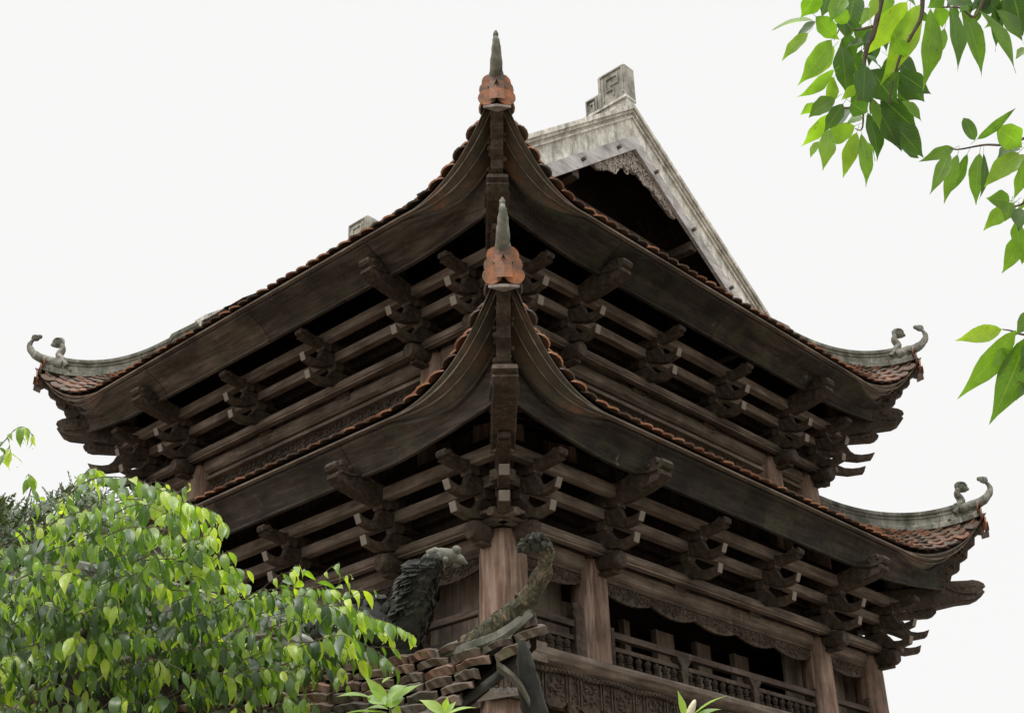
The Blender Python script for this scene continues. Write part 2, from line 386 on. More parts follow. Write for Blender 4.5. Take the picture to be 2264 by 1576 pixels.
def make_bracket(kind):
    b = MB(); w = .10
    b.prism([(-.10,.0),(.10,.0),(.10,.045),(.14,.09),(.14,.155),(-.14,.155),(-.14,.09),(-.10,.045)], .24, LT, bev=.006)
    root = b.build('bracket', WN, tower)
    for x, z in ((.25,.342), (.45,.552)):
        q = MB(); q.prism([(x-.050,z),(x+.050,z),(x+.072,z+.05),(x+.072,z+.098),(x-.072,z+.098),(x-.072,z+.05)], .145, LT, bev=.005); q.build('bearing_block', WN, root)
    q = MB(); q.prism([(-.09,.55),(.09,.55),(.13,.62),(.13,.70),(-.13,.70),(-.13,.62)], .24, LT); q.build('bearing_block', WN, root)
    def endcap(m_, pl, i, w_, k=1.0):
        # pale weathered end grain on the tip, a thin worn face 2.5 mm proud
        (x0, z0), (x1, z1) = pl[i], pl[i+1]; x0 *= k; x1 *= k
        dx, dz = x1-x0, z1-z0; L_ = math.hypot(dx, dz); nx, nz = dz/L_*.0025, -dx/L_*.0025
        q0, q1 = (x0+dx*.07+nx, z0+dz*.07+nz), (x0+dx*.93+nx, z0+dz*.93+nz); h = w_/2-.008
        m_.add([(q0[0], -h, q0[1]), (q1[0], -h, q1[1]), (q1[0], h, q1[1]), (q0[0], h, q0[1]), (x0, -h, z0), (x1, -h, z1), (x1, h, z1), (x0, h, z0)], [(0,1,2,3),(0,4,5,1),(1,5,6,2),(2,6,7,3),(3,7,4,0)], 1.0)
    if kind.startswith('hip'):
        k1, k2, k3, k4 = (.76, .80, .84, 1.03) if kind == 'hip' else (.94, .98, .97, .95)
        def sc(pl, k): return [(x*k if x > 0 else x, z) for x, z in pl]
        a = MB(); a.prism(sc(ARM1, k1*r2), .115, LT, bev=.006); endcap(a, ARM1, 5, .115, k1*r2); a.build('curved_arm', WN, root)
        a = MB(); a.prism(sc(ARM2, k2*r2), .113, LT, bev=.006); endcap(a, ARM2, 5, .113, k2*r2); a.build('curved_arm', WN, root)
        a = MB(); a.prism(sc(HEAD, k3*r2), .12, LT, bev=.008); face_detail(a, .80*k3*r2, .64, .12, .7); a.build('carved_beam_head', WN, root)
        a = MB(); a.prism(sc(HIP, k4), .235, LT, bev=.014); face_detail(a, 1.56*k4, .97, .235, 1.5)
        a.build('hip_beam_head', WN, root)
        return root
    if kind != 'corner':
        # boat-shaped cross arms running along the facade
        l = MB()
        l.prism([(-.34,.17),(-.28,.13),(-.15,.115),(.15,.115),(.28,.13),(.34,.17),(.37,.25),(.30,.235),(.22,.23),(.15,.26),(.12,.30),(-.12,.30),(-.15,.26),(-.22,.23),(-.30,.235),(-.37,.25)], .10, lambda x, y, z: Vector((y+.015, x, z)), bev=.006)
        l.build('cross_arm', WN, root)
    a = MB(); a.prism(ARM1, w, LT, bev=.006); endcap(a, ARM1, 5, w); a.build('curved_arm', WN, root)
    a = MB(); a.prism(ARM2, w-.004, LT, bev=.006); endcap(a, ARM2, 5, w-.004); a.build('curved_arm', WN, root)
    if kind == 'big':
        a = MB(); a.prism(BIG, .165, LT, bev=.014); face_detail(a, 1.10, .83, .175, 1.15); a.build('dragon_beam_head', WN, root)
    else:
        a = MB(); a.prism(HEAD, .12, LT, bev=.008); face_detail(a, .83, .65, .12, .7); a.build('carved_beam_head', WN, root)
    # weathered grey end grain, a thin plank face on each arm tip
    return root
protos = {k: make_bracket(k) for k in ('small', 'big', 'corner', 'hip', 'hip_upper')}
used = set()
def put_bracket(kind, loc, ang, sx=1.0):
    o = protos[kind]
    if kind in used: o = copy_tree(o, tower)
    used.add(kind)
    o.location = loc; o.rotation_euler = (0, rng.uniform(-.012,.012), ang+rng.uniform(-.022,.022)*(not kind.startswith('hip'))); o.scale = (sx*rng.uniform(.985,1.015), rng.uniform(.94,1.06), 1)
OUT = {'R': -math.pi/2, 'L': math.pi, 'B': math.pi/2, 'E': 0.0}
TIERS = [dict(d=0.0, z=0.0, e0=1.05, ec=1.45, zt=1.22, k=.67, A=.42, top=-.36, zb=.80, eb=.80, L=1.75, hiplift=.70, hx=1.04),
         dict(d=-.366, z=2.57, e0=.87, ec=1.09, zt=3.73, k=.84, A=.5, top=-1.6, zb=3.35, eb=.46, L=1.5, hiplift=.725, hx=.99)]
for T in TIERS:
    d, z = T['d'], T['z']
    for f in 'RL':
        fn, LEN = FAC[f]; s0 = -d
        ml = (LEN-2*S)/3
        st = [(s0,'corner'), (S,'big'), (S+ml,'small'), (S+2*ml,'small'), (LEN-S,'big'), (LEN-s0,'corner')]
        for a, kd in st: put_bracket(kd, fn(a, d, z), OUT[f])
    put_bracket('corner', Vector((U+d, -d, z)), 0); put_bracket('corner', Vector((-d, V+d, z)), math.pi/2)
    put_bracket('hip' if T is TIERS[0] else 'hip_upper', Vector((-d, -d, z)), rad(-135))
    put_bracket('hip' if T is TIERS[0] else 'hip_upper', Vector((U+d, -d, z)), rad(-45))
    put_bracket('hip' if T is TIERS[0] else 'hip_upper', Vector((-d, V+d, z)), rad(135))

# ---- columns, beams -----------------------------------------------------
def column(x, y, z0, z1, r, T):
    c = MB(); h = z1-z0
    c.lathe((x, y, 0), [(z0, r*1.12), (z0+h*.3, r*1.10), (z0+h*.6, r*1.04), (z1-.25, r*.96), (z1-.06, r*.90), (z1, r*.80)], 28)
    c.build('column', CW, tower, smooth=40)
def knob(f, a, d, z, r=.098):
    fn, _ = FAC[f]; b = MB(); n = 12; prof = [(-.05,.8),(.10,.82),(.16,1.0),(.24,1.04),(.31,.98),(.345,.80),(.35,.4)]
    vs = []
    for o, q in prof:
        for j in range(n):
            vs.append(fn(a + r*q*math.cos(2*math.pi*(j+.5)/n), d+o+.12, z + r*q*math.sin(2*math.pi*(j+.5)/n)*1.1))
    fs = [(k*n+i, k*n+(i+1)%n, (k+1)*n+(i+1)%n, (k+1)*n+i) for k in range(len(prof)-1) for i in range(n)]
    fs += [tuple(range(n)), tuple(range((len(prof)-1)*n, len(prof)*n))]
    b.add(vs, fs); b.box((a-.055, d+.1, z-r*1.35), (a+.055, d+.12+.26, z-r*1.0), T=fn)
    b.build('beam_end_knob', WN, tower, smooth=35)
for ti, T in enumerate(TIERS):
    d, z = T['d'], T['z']
    zb = -1.35 if ti == 0 else 1.2
    pos = set()
    for x in (-d, S, U-S, U+d):
        for y in (-d, V+d): pos.add((round(x,3), round(y,3)))
    for y in (S, V-S):
        for x in (-d, U+d): pos.add((round(x,3), round(y,3)))
    for x, y in sorted(pos):
        corner = x in (round(-d,3), round(U+d,3)) and y in (round(-d,3), round(V+d,3))
        near = corner and x < 3 and y < 3
        column(x, y, zb if ti else GZ, z+.06, .245 if near else .20, T)
    for f in 'RL':
        fn, LEN = FAC[f]
        for a in (-d, S, LEN-S, LEN+d): knob(f, a, d, z)
    for f in 'RLBE':
        fn, LEN = FAC[f]; wm, bmx = (WX, BX) if f in 'RB' else (WY, BY)
        lo, hi = -d, LEN+d
        # purlins carried by the bracket arms
        for o, za, zc, ex in ((.25, .46, .575, .38), (.45, .65, .775, .55), (.0, .44, .53, .1)):
            b = MB(); b.box((lo-ex, d+o-.05, z+za), (hi+ex, d+o+.05, z+zc), T=fn); b.build('purlin', bmx if o > .1 else DK, tower)  # rearmost purlin coloured near-black in place of shade
        # half-round rail with its small cap board
        b = MB(); n = 10
        vs = []
        for aa in (lo-.42, hi+.42):
            for j in range(n): vs.append(fn(aa, d+.235+.048*math.cos(2*math.pi*j/n), z+.135+.042*math.sin(2*math.pi*j/n)))
        fs = [(i, (i+1)%n, n+(i+1)%n, n+i) for i in range(n)] + [tuple(range(n)), tuple(range(n, 2*n))]
        b.add(vs, fs); b.box((lo-.36, d+.02, z+.165), (hi+.36, d+.245, z+.195), T=fn)
        b.box((lo-.30, d+.185, z+.072), (hi+.30, d+.262, z+.090), T=fn)
        b.build('eaves_rail', bmx, tower, smooth=40)
        # main tie beam with moulded edges, stepped in pieces between the columns
        cols = [lo, S, LEN-S, hi]
        for i in range(3):
            a0, a1 = cols[i]+.16, cols[i+1]-.16
            b = MB(); poly = [(-.07,-.04),(-.045,-.07),(.045,-.07),(.09,-.04),(.10,.02),(.10,.075),(.06,.12),(-.06,.12),(-.07,.08)]
            vs = [fn(aa, d+x, z+q) for aa in (a0, a1) for x, q in poly]; n = len(poly)
            b.add(vs, [(i2, (i2+1)%n, n+(i2+1)%n, n+i2) for i2 in range(n)] + [tuple(range(n)), tuple(range(n, 2*n))])
            b.build('tie_beam', bmx, tower)
        # dark sheet added behind the brackets, standing in for shade under the eaves
        b = MB(); b.box((lo+.03, d-.10, z+.1), (hi-.03, d-.06, z+1.2), T=fn); b.build('shade_backing', DK, tower)

# carved frieze boards (wavy lower edge with relief curls)
def frieze(fn, a0, a1, o, zt, depth, wave, mat, relief=True, seed=0, name='carved_valance', per=.75):
    b = MB(); n = max(12, int((a1-a0)/.03)); rr = random.Random(seed)
    top = []; bot = []
    for i in range(n+1):
        x = a0+(a1-a0)*i/n; ph = ((x-a0)/per) % 1.0
        w = abs(math.sin(math.pi*ph)); sc = .012*abs(math.sin(math.pi*(x-a0)/.085))
        bot.append((x, zt-depth-wave*(1-w)**1.3*0 - wave*(w**.8) - sc))
        top.append((x, zt))
    vs = []
    for oo in (o-.016, o+.016):
        for x, q in top: vs.append(fn(x, oo, q))
        for x, q in bot: vs.append(fn(x, oo, q))
    m_ = n+1; fs = []
    for i in range(n):
        fs += [(i, i+1, m_+i+1, m_+i), (2*m_+i, 3*m_+i, 3*m_+i+1, 2*m_+i+1), (m_+i, m_+i+1, 3*m_+i+1, 3*m_+i), (i, 2*m_+i, 2*m_+i+1, i+1)]
    b.add(vs, fs)
    if relief:
        x = a0+.05
        while x < a1-.05:
            L = rr.uniform(.06, .11); zz = zt - rr.uniform(.2, 1.0)*(depth+wave*.5*abs(math.sin(math.pi*((x-a0)/per))))
            pts = []
            for k in range(7):
                th = k/6*2*math.pi*.8 + rr.random()*.3; q = L*.5*(1-k/9)
                pts.append(fn(x+q*math.cos(th), o+.022, zz+q*.75*math.sin(th)))
            b.tube(pts, .010, 5); x += rr.uniform(.018, .04)
    b.build(name, mat, tower)
for f in 'RL':
    fn, LEN = FAC[f]
    cols = [0, S, LEN-S, LEN]
    for i in range(3):
        a0, a1 = cols[i]+.19, cols[i+1]-.19
        b = MB(); b.box((a0, .0, -.115), (a1, .07, -.075), T=fn); b.build('moulding', WX if f == 'R' else WY, tower)
        frieze(fn, a0, a1, .035, -.115, .085, .075, WN, True, i+(0 if f == 'R' else 7), per=(a1-a0)/max(1, round((a1-a0)/.85)))
    # upper storey pierced frieze and lower sills
    d = -.366
    colsu = [-d, S, LEN-S, LEN+d]
    for i in range(3):
        a0, a1 = colsu[i]+.18, colsu[i+1]-.18
        b = MB(); b.box((a0, d-.02, 2.41), (a1, d+.06, 2.455), T=fn); b.build('frieze_rail', BX if f == 'R' else BY, tower); b = MB(); b.box((a0, d-.03, 1.93), (a1, d+.06, 1.99), T=fn)
        b.build('frieze_rail', BX if f == 'R' else BY, tower)
        # pierced scroll lattice
        b = MB(); rr = random.Random(i*3+5); x = a0
        b.box((a0, d-.03, 1.99), (a1, d-.015, 2.41), T=fn)
        while x < a1-.02:
            for zz in (2.04, 2.12, 2.20, 2.28, 2.36):
                q = .042; ph = rr.random()*6
                pts = [fn(x+q*(1-k/8)*math.cos(ph+k*.9), d+.0, zz+q*(1-k/8)*math.sin(ph+k*.9)) for k in range(6)]
                b.tube(pts, .009, 4)
            x += .085
        b.build('pierced_frieze', WN, tower)
        b = MB(); b.box((a0, d-.08, 1.1), (a1, d-.04, 1.93), T=fn); b.build('wall_board', WZ, tower)

# ---- lower gallery: floor ledge, carved skirt, balustrades -----------------
BALP = [(0,.016),(.012,.020),(.03,.018),(.05,.030),(.075,.034),(.10,.028),(.12,.017),(.128,.026),(.138,.026),(.146,.018),(.165,.028),(.19,.033),(.215,.024),(.24,.014),(.25,.012)]
def balusters(parent, fn, a0, a1, o, z0, n, hgt=.22):
    global bal_proto
    for i in range(n):
        a = a0+(a1-a0)*(i+.5)/n
        if bal_proto is None:
            b = MB(); b.lathe((0,0,0), [(z*hgt/.25, r_*1.3) for z, r_ in BALP], 10); bal_proto = b.build('baluster', WN, parent, smooth=40); o_ = bal_proto
        else:
            o_ = bal_proto.copy(); COL.objects.link(o_); o_.parent = parent
        o_.location = fn(a, o, z0)
bal_proto = None
for f in 'RL':
    fn, LEN = FAC[f]; wm = WX if f == 'R' else WY; bm_ = BX if f == 'R' else BY
    # floor ledge: rounded nosing
    b = MB(); poly = [(-.2,-1.25),(.28,-1.25),(.33,-1.21),(.36,-1.16),(.36,-1.12),(.33,-1.085),(.24,-1.06),(-.2,-1.06)]
    n = len(poly); e0 = -.38
    vs = [fn(aa, x, q) for aa in (-.355, LEN+.355) for x, q in poly]
    b.add(vs, [(i2, (i2+1)%n, n+(i2+1)%n, n+i2) for i2 in range(n)] + [tuple(range(n)), tuple(range(n, 2*n))]); b.build('floor_ledge', bm_, tower)
    # carved skirt panels below the ledge
    b = MB(); a = -.30; k = 0; rr = random.Random(3)
    b.box((-.29, .20, -1.62), (LEN+.29, .235, -1.245), T=fn)
    while a < LEN+.28:
        narrow = k % 2 == 1; w = .17 if narrow else .34
        zb = -1.66 if narrow else -1.62
        pl = [(a+.008, -1.30), (a+w-.008, -1.30), (a+w-.008, zb+.05), (a+w*.5+w*.28, zb), (a+w*.5-w*.28, zb), (a+.008, zb+.05)]
        b.prism(pl, .03, lambda x, y, z: fn(x, .262+y, z), bev=.004)
        fr = .018
        for x0, x1 in ((a+.012, a+.012+fr), (a+w-.012-fr, a+w-.012)): b.box((x0, .272, zb+.06), (x1, .296, -1.31), T=fn)
        for q in range(26 if not narrow else 9):
            cx = a+w*.5+rr.uniform(-.34, .34)*w; cz = rr.uniform(zb+.07, -1.34)
            b.ball(fn(cx, .283, cz), rr.uniform(.012,.026), rr.uniform(.012,.022), rr.uniform(.010,.022), 6)
        a += w; k += 1
    # scalloped cloud edge above the panels
    a = -.28
    while a < LEN+.28:
        b.ball(fn(a, .30, -1.285-.012*math.sin(a*9)), .034, .034, .030, 7); b.tube([fn(a-.02,.325,-1.27), fn(a,.33,-1.295), fn(a+.02,.325,-1.275)], .007, 4); a += .062
    b.build('carved_skirt', WN, tower)
    # balustrades
    cols = [0, S, LEN-S, LEN]
    o = .04
    for i in range(3):
        a0, a1 = cols[i]+.21, cols[i+1]-.21
        full = (i == 1) or (f == 'R' and i == 0)
        fr = MB()
        fr.box((a0, o-.03, -.70), (a1, o+.045, -.635), T=fn)
        if full:
            fr.box((a0, o-.025, -.83), (a1, o+.03, -.785), T=fn); fr.box((a0, o-.03, -1.06), (a1, o+.06, -1.025), T=fn)
            fr.box((a0, o-.02, -1.085), (a1, o+.10, -1.045), T=fn)
        else:
            fr.box((a0, o-.025, -.98), (a1, o+.03, -.915), T=fn)
        for x in (a0, a1-.05): fr.box((x, o-.028, -1.06), (x+.05, o+.052, -.52 if i != 1 else -.60), T=fn)
        root = fr.build('balustrade', wm, tower)
        if full:
            if i == 1:
                thirds = [a0+.03, a0+(a1-a0)*.31, a0+(a1-a0)*.655, a1-.03]; cnt = [7, 8, 8]
                for q in (1, 2):
                    pm = MB(); x = thirds[q]
                    pm.prism([(x-.05,-1.055),(x+.05,-1.055),(x+.055,-.90),(x+.085,-.865),(x+.06,-.845),(x+.06,-.80),(x+.09,-.77),(x+.13,-.705),(x-.13,-.705),(x-.09,-.77),(x-.06,-.80),(x-.06,-.845),(x-.085,-.865),(x-.055,-.90)], .10, lambda x_, y, z: fn(x_, o+y+.01, z), bev=.006)
                    pm.build('baluster_post', WN, root)
                for q in range(3): balusters(root, fn, thirds[q]+.07, thirds[q+1]-.07, o+.005, -1.025, cnt[q], .20)
            else:
                pm = MB(); x = a1-.10
                pm.prism([(x-.05,-1.05),(x+.05,-1.05),(x+.05,-.62),(x+.09,-.58),(x+.07,-.53),(x+.09,-.49),(x+.02,-.44),(x-.08,-.46),(x-.07,-.53),(x-.09,-.58),(x-.05,-.62)], .10, lambda x_, y, z: fn(x_, o+y+.01, z), bev=.006)
                pm.build('baluster_post', WN, root)
                balusters(root, fn, a0+.05, a1-.18, o+.005, -1.025, 5, .20)
    # pale board panels inside the end bays, boards standing in the dark middle bay
    b = MB(); b.box((.15, -.34, -1.05), (S-.1, -.30, .05), T=fn); b.build('inner_panel', PALZ, tower)
    b = MB(); b.box((LEN-S-.25, -.34, -1.05), (LEN-.15, -.30, .05), T=fn); b.build('inner_panel', PALZ, tower)
    for a, w in ((1.62,.42),(2.75,.10),(3.35,.34),(4.15,.28),(4.95,.3)):
        b = MB(); b.box((a, -.75, -1.05), (a+w, -.70, -.10), T=fn); b.box((a-.03, -.76, -1.05), (a, -.68, -.10), T=fn); b.build('inner_board', PALZ, tower)
b = MB(); b.box((.2, -.06, -1.05), (S-.15, -.02, .0), T=FAC['E'][0]); b.build('inner_panel', PALZ, tower)
b = MB(); b.box((1.0, 1.0, -1.05), (U-.42, V-.42, 1.2)); b.build('light_block_core', DK, tower); b = MB(); b.box((1.2, 1.2, 1.2), (U-1.2, V-1.2, 4.4)); b.build('light_block_core', DK, tower)  # unseen dark boxes added inside to block light and see-through gaps
b = MB(); b.box((-.2, -.2, -1.30), (U+.2, V+.2, -1.06)); b.build('gallery_floor', DK, tower)
b = MB(); b.box((-.05, -.05, .9), (U+.05, V+.05, .94)); b.build('ceiling', DK, tower)
b = MB(); b.box((.5,.5, GZ), (U-.5, V-.5, -1.3)); b.build('ground_storey_wall', WZ, tower)

# ---- roofs -------------------------------------------------------------
def smoothB(t, L): return max(0.0, 1-t/L)
def roofz(T, e, t):
    # e distance out, t distance from hip along the facade
    A = T['hiplift']*(max(0.0, (e+.25)/(T['e0']+.25)))**1.9
    x = T['e0']-e
    base = T['k']*x if T['e0'] > 1 else .83*x
    return T['zt'] + base + A*smoothB(t, T['L'])**2.1
def edge_e(T, t): return T['e0'] + (T['ec']-T['e0'])*smoothB(t, T['L'])**1.7
def tile(mb, P, X, Y, N, w, l, th, r):
    # P tip centre, X across, Y up the slope, N normal ; rounded tongue tip
    k = 6; pts = [(-w/2, l), (-w/2, w*.42)]
    for i in range(1, k): 
        a = math.pi*(1 - i/k); pts.append((w/2*math.cos(a), w*.42 - w*.42*math.sin(a)*1.0))
    pts += [(w/2, w*.42), (w/2, l)]
    n = len(pts)
    hh = [(.030*(1-b_/(w*.42))**1.3 if b_ < w*.42 else 0) for a, b_ in pts]
    vs = [P + X*a + Y*b_ + N*h_ for (a, b_), h_ in zip(pts, hh)] + [P + X*a + Y*b_ + N*(h_-th) for (a, b_), h_ in zip(pts, hh)]
    fs = [tuple(range(n)), tuple(reversed(range(n, 2*n)))] + [(i, n+i, n+(i+1)%n, (i+1)%n) for i in range(n)]
    mb.add(vs, fs, min(r, .85))
    if r > .58:   # light catching the tile rims, painted as brighter clay
        for i in range(n): mb.r[-1-i] = .9 + .1*r
for ti, T in enumerate(TIERS):
    first = ti == 0
    roof = empty('lower_roof' if first else 'upper_roof', (0,0,0), 0, tower)
    for f in 'RLBE':
        fn, LEN = FAC[f]; visible = f in 'RL'
        # base deck surface
        eg = T['e0']-.03; lo_e = T['top'] if (first or f in 'RB') else -3.45
        NR = 14; NU = 90; mb = MB(); vs = []
        for j in range(NR+1):
            w = j/NR
            for i in range(NU+1):
                q = i/NU; q = q if True else q
                # cluster samples to the corners
                s_ = .5-.5*math.cos(math.pi*q); 
                eO = T['ec']-.06; L0 = LEN+2*eO
                tt0 = min(s_, 1-s_)*L0
                eo = edge_e(T, tt0)-.05
                e = eo+(lo_e-eo)*w
                ec_ = max(e, -.72) if (not first and f in 'LE') else e
                a = -ec_ + (LEN+2*ec_)*s_
                t_ = min(a+e, LEN+e-a)
                vs.append(fn(a, e, roofz(T, e, max(0,t_))-.035))
        nn = NU+1; off = len(vs)
        vs += [v - Vector((0,0,.03)) for v in vs]
        fs = []
        for j in range(NR):
            for i in range(NU):
                A_, B_, C_, D_ = j*nn+i, j*nn+i+1, (j+1)*nn+i+1, (j+1)*nn+i
                fs += [(A_, B_, C_, D_), (off+D_, off+C_, off+B_, off+A_)]
        mb.add(vs, fs); mb.build('roof_deck', DK, roof, recalc=False)
        # tiles
        rows = (15 if first else (15 if f == 'R' else 13)) if visible else 5
        tl = MB(); pitch = .092; wt = .198
        rr = random.Random(11+ti*5+ord(f))
        for j in range(rows):
            nt_ = int((LEN+2*T['ec'])/wt)
            for i in range(nt_+1):
                s_ = (i + (.5 if j % 2 else 0))/nt_
                if s_ > 1: continue
                L0 = LEN+2*T['ec']; tt0 = min(s_, 1-s_)*L0
                eo = edge_e(T, tt0)
                e = eo - j*pitch
                a = -e + (LEN+2*e)*s_
                t_ = max(0, min(a+e, LEN+e-a))
                if j > 0 and t_ < .04 or j == 0 and t_ < .17: continue
                def P(a_, e_): 
                    tq = max(0, min(a_+e_, LEN+e_-a_)); return fn(a_, e_, roofz(T, e_, tq))
                p0 = P(a, e); X = (P(a+.05, e)-P(a-.05, e)).normalized(); Y = (P(a, e-.12)-p0).normalized()
                # keep across direction perpendicular to slope
                Nn = X.cross(Y); 
                if Nn.z < 0: Nn = -Nn
                Nn.normalize(); Y2 = Nn.cross(X); 
                if Y2.dot(Y) < 0: Y2 = -Y2
                Y2 = (Y2 - Nn*.0).normalized()
                Yt = (Y2 - Nn*.10).normalized(); Nt = X.cross(Yt); Nt = Nt if Nt.z > 0 else -Nt
                ang = rr.uniform(-.05,.05); X2 = (X*math.cos(ang)+Yt*math.sin(ang)); Y3 = (Yt*math.cos(ang)-X*math.sin(ang))
                tile(tl, p0 + Nt*(.016+rr.uniform(0,.006)) + Y3*rr.uniform(-.012,.012), X2, Y3, Nt, wt*rr.uniform(.92,1.04), .20, .020, rr.random())
        tl.build('roof_tiles', TIL, roof)
        # eaves board (fascia), with moulded lips
        fb = MB(); N_ = 110; secs = []
        zb, eb = T['zb'], T['eb']
        for i in range(N_+1):
            s_ = .5-.5*math.cos(math.pi*i/N_)
            L0 = LEN+2*T['ec']; tt0 = min(s_, 1-s_)*L0
            B = smoothB(tt0, T['L'])
            et = edge_e(T, tt0) - .07 - .42*B**1.3; zt = roofz(T, edge_e(T, tt0), tt0) - .065 - .44*B**1.3
            ebb = eb + (.10 if first else .03)*B; zbb = zb + (.16 if first else .12)*B**1.5
            def co(e_, z_): return fn(-e_+(LEN+2*e_)*s_, e_, z_)
            secs.append([co(et, zt), co(et+.012, zt-.05), co(et-.035, zt-.075), co(et*.5+ebb*.5-.035, (zt+zbb)/2), co(ebb, zbb+.04), co(ebb+.014, zbb+.03), co(ebb+.012, zbb), co(ebb-.035, zbb), co(ebb-.045, zbb+.06), co(et*.5+ebb*.5-.09, (zt+zbb)/2), co(et-.09, zt-.06), co(et-.07, zt)])
        n = 12; vs = [p for s2 in secs for p in s2]; fs = []
        for k in range(N_):
            for i in range(n):
                j = (i+1)%n; fs.append((k*n+i, k*n+j, (k+1)*n+j, (k+1)*n+i))
        fs += [tuple(range(n)), tuple(range(N_*n, N_*n+n))]
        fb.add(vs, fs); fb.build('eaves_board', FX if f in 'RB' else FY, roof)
        # soffit strip with pale mouldings under the tile edge
        so_ = MB(); ln = MB(); secs = []; secl = [[], []]
        for i in range(N_+1):
            s_ = .5-.5*math.cos(math.pi*i/N_)
            L0 = LEN+2*T['ec']; tt0 = min(s_, 1-s_)*L0; B = smoothB(tt0, T['L'])
            ee = edge_e(T, tt0); et = ee - .07 - .42*B**1.3; zt = roofz(T, ee, tt0) - .06 - .44*B**1.3; ze = roofz(T, ee, tt0) - .012
            def co(e_, z_): return fn(-e_+(LEN+2*e_)*s_, e_, z_)
            secs.append([co(et-.02, zt), co(ee-.035, ze-.03), co(ee-.035, ze-.012), co(et-.02, zt+.02)])
            for q, w_ in enumerate((.38, .72)):
                em = et+(ee-et)*w_; zm = zt+(ze-.03-zt)*w_
                secl[q].append([co(em-.010, zm+.004), co(em-.004, zm-.016), co(em+.010, zm-.014), co(em+.012, zm+.006)])
        for MBx, SS in ((so_, secs), (ln, secl[0]), (ln, secl[1])):
            n = 4; vs = [p for s2 in SS for p in s2]; fs = []
            for k in range(N_):
                for i in range(n):
                    j = (i+1)%n; fs.append((k*n+i, k*n+j, (k+1)*n+j, (k+1)*n+i))
            fs += [tuple(range(n)), tuple(range(N_*n, N_*n+n))]
            MBx.add(vs, fs, .5)
        so_.build('soffit', TILS, roof); ln.build('soffit_moulding', BX if f in 'RB' else BY, roof)
        # dark rafters under the deck
        rf = MB(); a = -.2
        while a < LEN+.2 and visible:
            z0 = T['zb']+.12
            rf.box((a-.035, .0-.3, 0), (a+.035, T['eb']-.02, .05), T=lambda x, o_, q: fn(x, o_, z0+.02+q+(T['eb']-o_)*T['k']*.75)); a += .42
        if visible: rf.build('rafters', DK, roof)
    # hip ridges
    for (cx, cy, sx_, sy_, vis) in ((0,0,-1,-1,1), (U,0,1,-1,1), (0,V,-1,1,1), (U,V,1,1,1)):
        def H(s, z): return Vector((cx+sx_*s, cy+sy_*s, z))
        Dg = Vector((sx_, sy_, 0)).normalized(); Sd = Vector((-Dg.y, Dg.x, 0)); Z = Vector((0,0,1))
        s_end = T['ec']-.10; s_in = T['top']+.05 if first else -.66
        def hz(s): return roofz(T, s, 0)
        N_ = 40; path = []; ts = []
        for i in range(N_+1):
            s = s_in+(s_end-s_in)*i/N_; path.append(H(s, hz(s))); ts.append(s)
        def sec(i):
            # body with cap moulding; steps down lower near the tip
            u_ = i/N_; h = .235 if u_ < .88 else .235*(1-(u_-.88)/.12*.45)
            if (not first) and ts[i] < -.38: h += .045
            w = .062; c = .088
            return [(-w-.03,-.03),(w+.03,-.03),(w+.03,.035),(w,.055),(w,h*.55),(c-.012,h*.62),(w+.004,h*.70),(c,h*.82),(c,h),(c*.4,h+.018),(-c*.4,h+.018),(-c,h),(-c,h*.82),(-w-.004,h*.70),(-c+.012,h*.62),(-w,h*.55),(-w,.055),(-w-.03,.035)]
        def frm(i):
            t = (path[min(i+1,N_)]-path[max(i-1,0)]).normalized(); return (Sd, t.cross(Sd) if (t.cross(Sd)).z > 0 else -(t.cross(Sd)))
        rd = MB(); rd.sweep(path, sec, frm); ridge = rd.build('hip_ridge', PLR, roof, smooth=30)
        # spur that curls up off the tip, ending in a coiled head
        ze = hz(s_end); K_ = .72
        up = [H(s_end-.22, ze+.10*K_), H(s_end-.08, ze+.17*K_), H(s_end+.04, ze+.27*K_), H(s_end+.12, ze+.40*K_), H(s_end+.155, ze+.53*K_), H(s_end+.145, ze+.62*K_), H(s_end+.125, ze+.68*K_)] 
        pp = cat(up, 4); rds = [.085*(1-q)**1.3+.022 for q in [i/(len(pp)-1) for i in range(len(pp))]]
        rds = [q*(1.0+.05*math.sin(i*1.5)) for i, q in enumerate(rds)]
        fi = MB(); fi.tube(pp, rds, 12, flat=.9, jit=.07, seed=3); fi.rough(.003, 25)
        OM = Matrix((Dg, Sd, Z)).transposed()
        hd = H(s_end+.105, ze+.72*K_)
        fi.ball(hd, .068, .028, .056, 10, jit=.10, seed=4, M=OM); fi.ball(hd+Dg*-.055+Z*.018, .044, .024, .036, 8, jit=.12, M=OM); fi.ball(hd+Dg*.03+Z*.03, .028, .02, .024, 8, M=OM)
        for s3 in (1, -1):
            fi.tube([hd + Dg*(.040*(1-k/12)*math.cos(k*.8)) + Z*(.040*(1-k/12)*math.sin(k*.8)) + Sd*.020*s3 for k in range(9)], .008, 5)
        fi.build('ridge_spur', PLR, roof, smooth=50)
        # inner finial with a larger coil
        fb_ = s_end-.22; zf = hz(fb_)+.17
        fi = MB(); up = [H(fb_-.05, zf-.06), H(fb_+.02, zf+.06), H(fb_+.06, zf+.15), H(fb_+.03, zf+.24), H(fb_+.05, zf+.32)]
        pp = cat(up, 4); fi.tube(pp, [.105*(1-.45*i/(len(pp)-1)) for i in range(len(pp))], 10, flat=.62, jit=.08, seed=8)
        c0 = H(fb_+.085, zf+.355)
        fi.ball(c0, .095, .05, .085, 11, jit=.10, seed=2, M=OM); fi.ball(c0+Dg*.065-Z*.028, .045, .035, .038, 8, jit=.1, M=OM); fi.ball(c0-Dg*.05-Z*.04, .05, .035, .045, 8, jit=.1, M=OM)
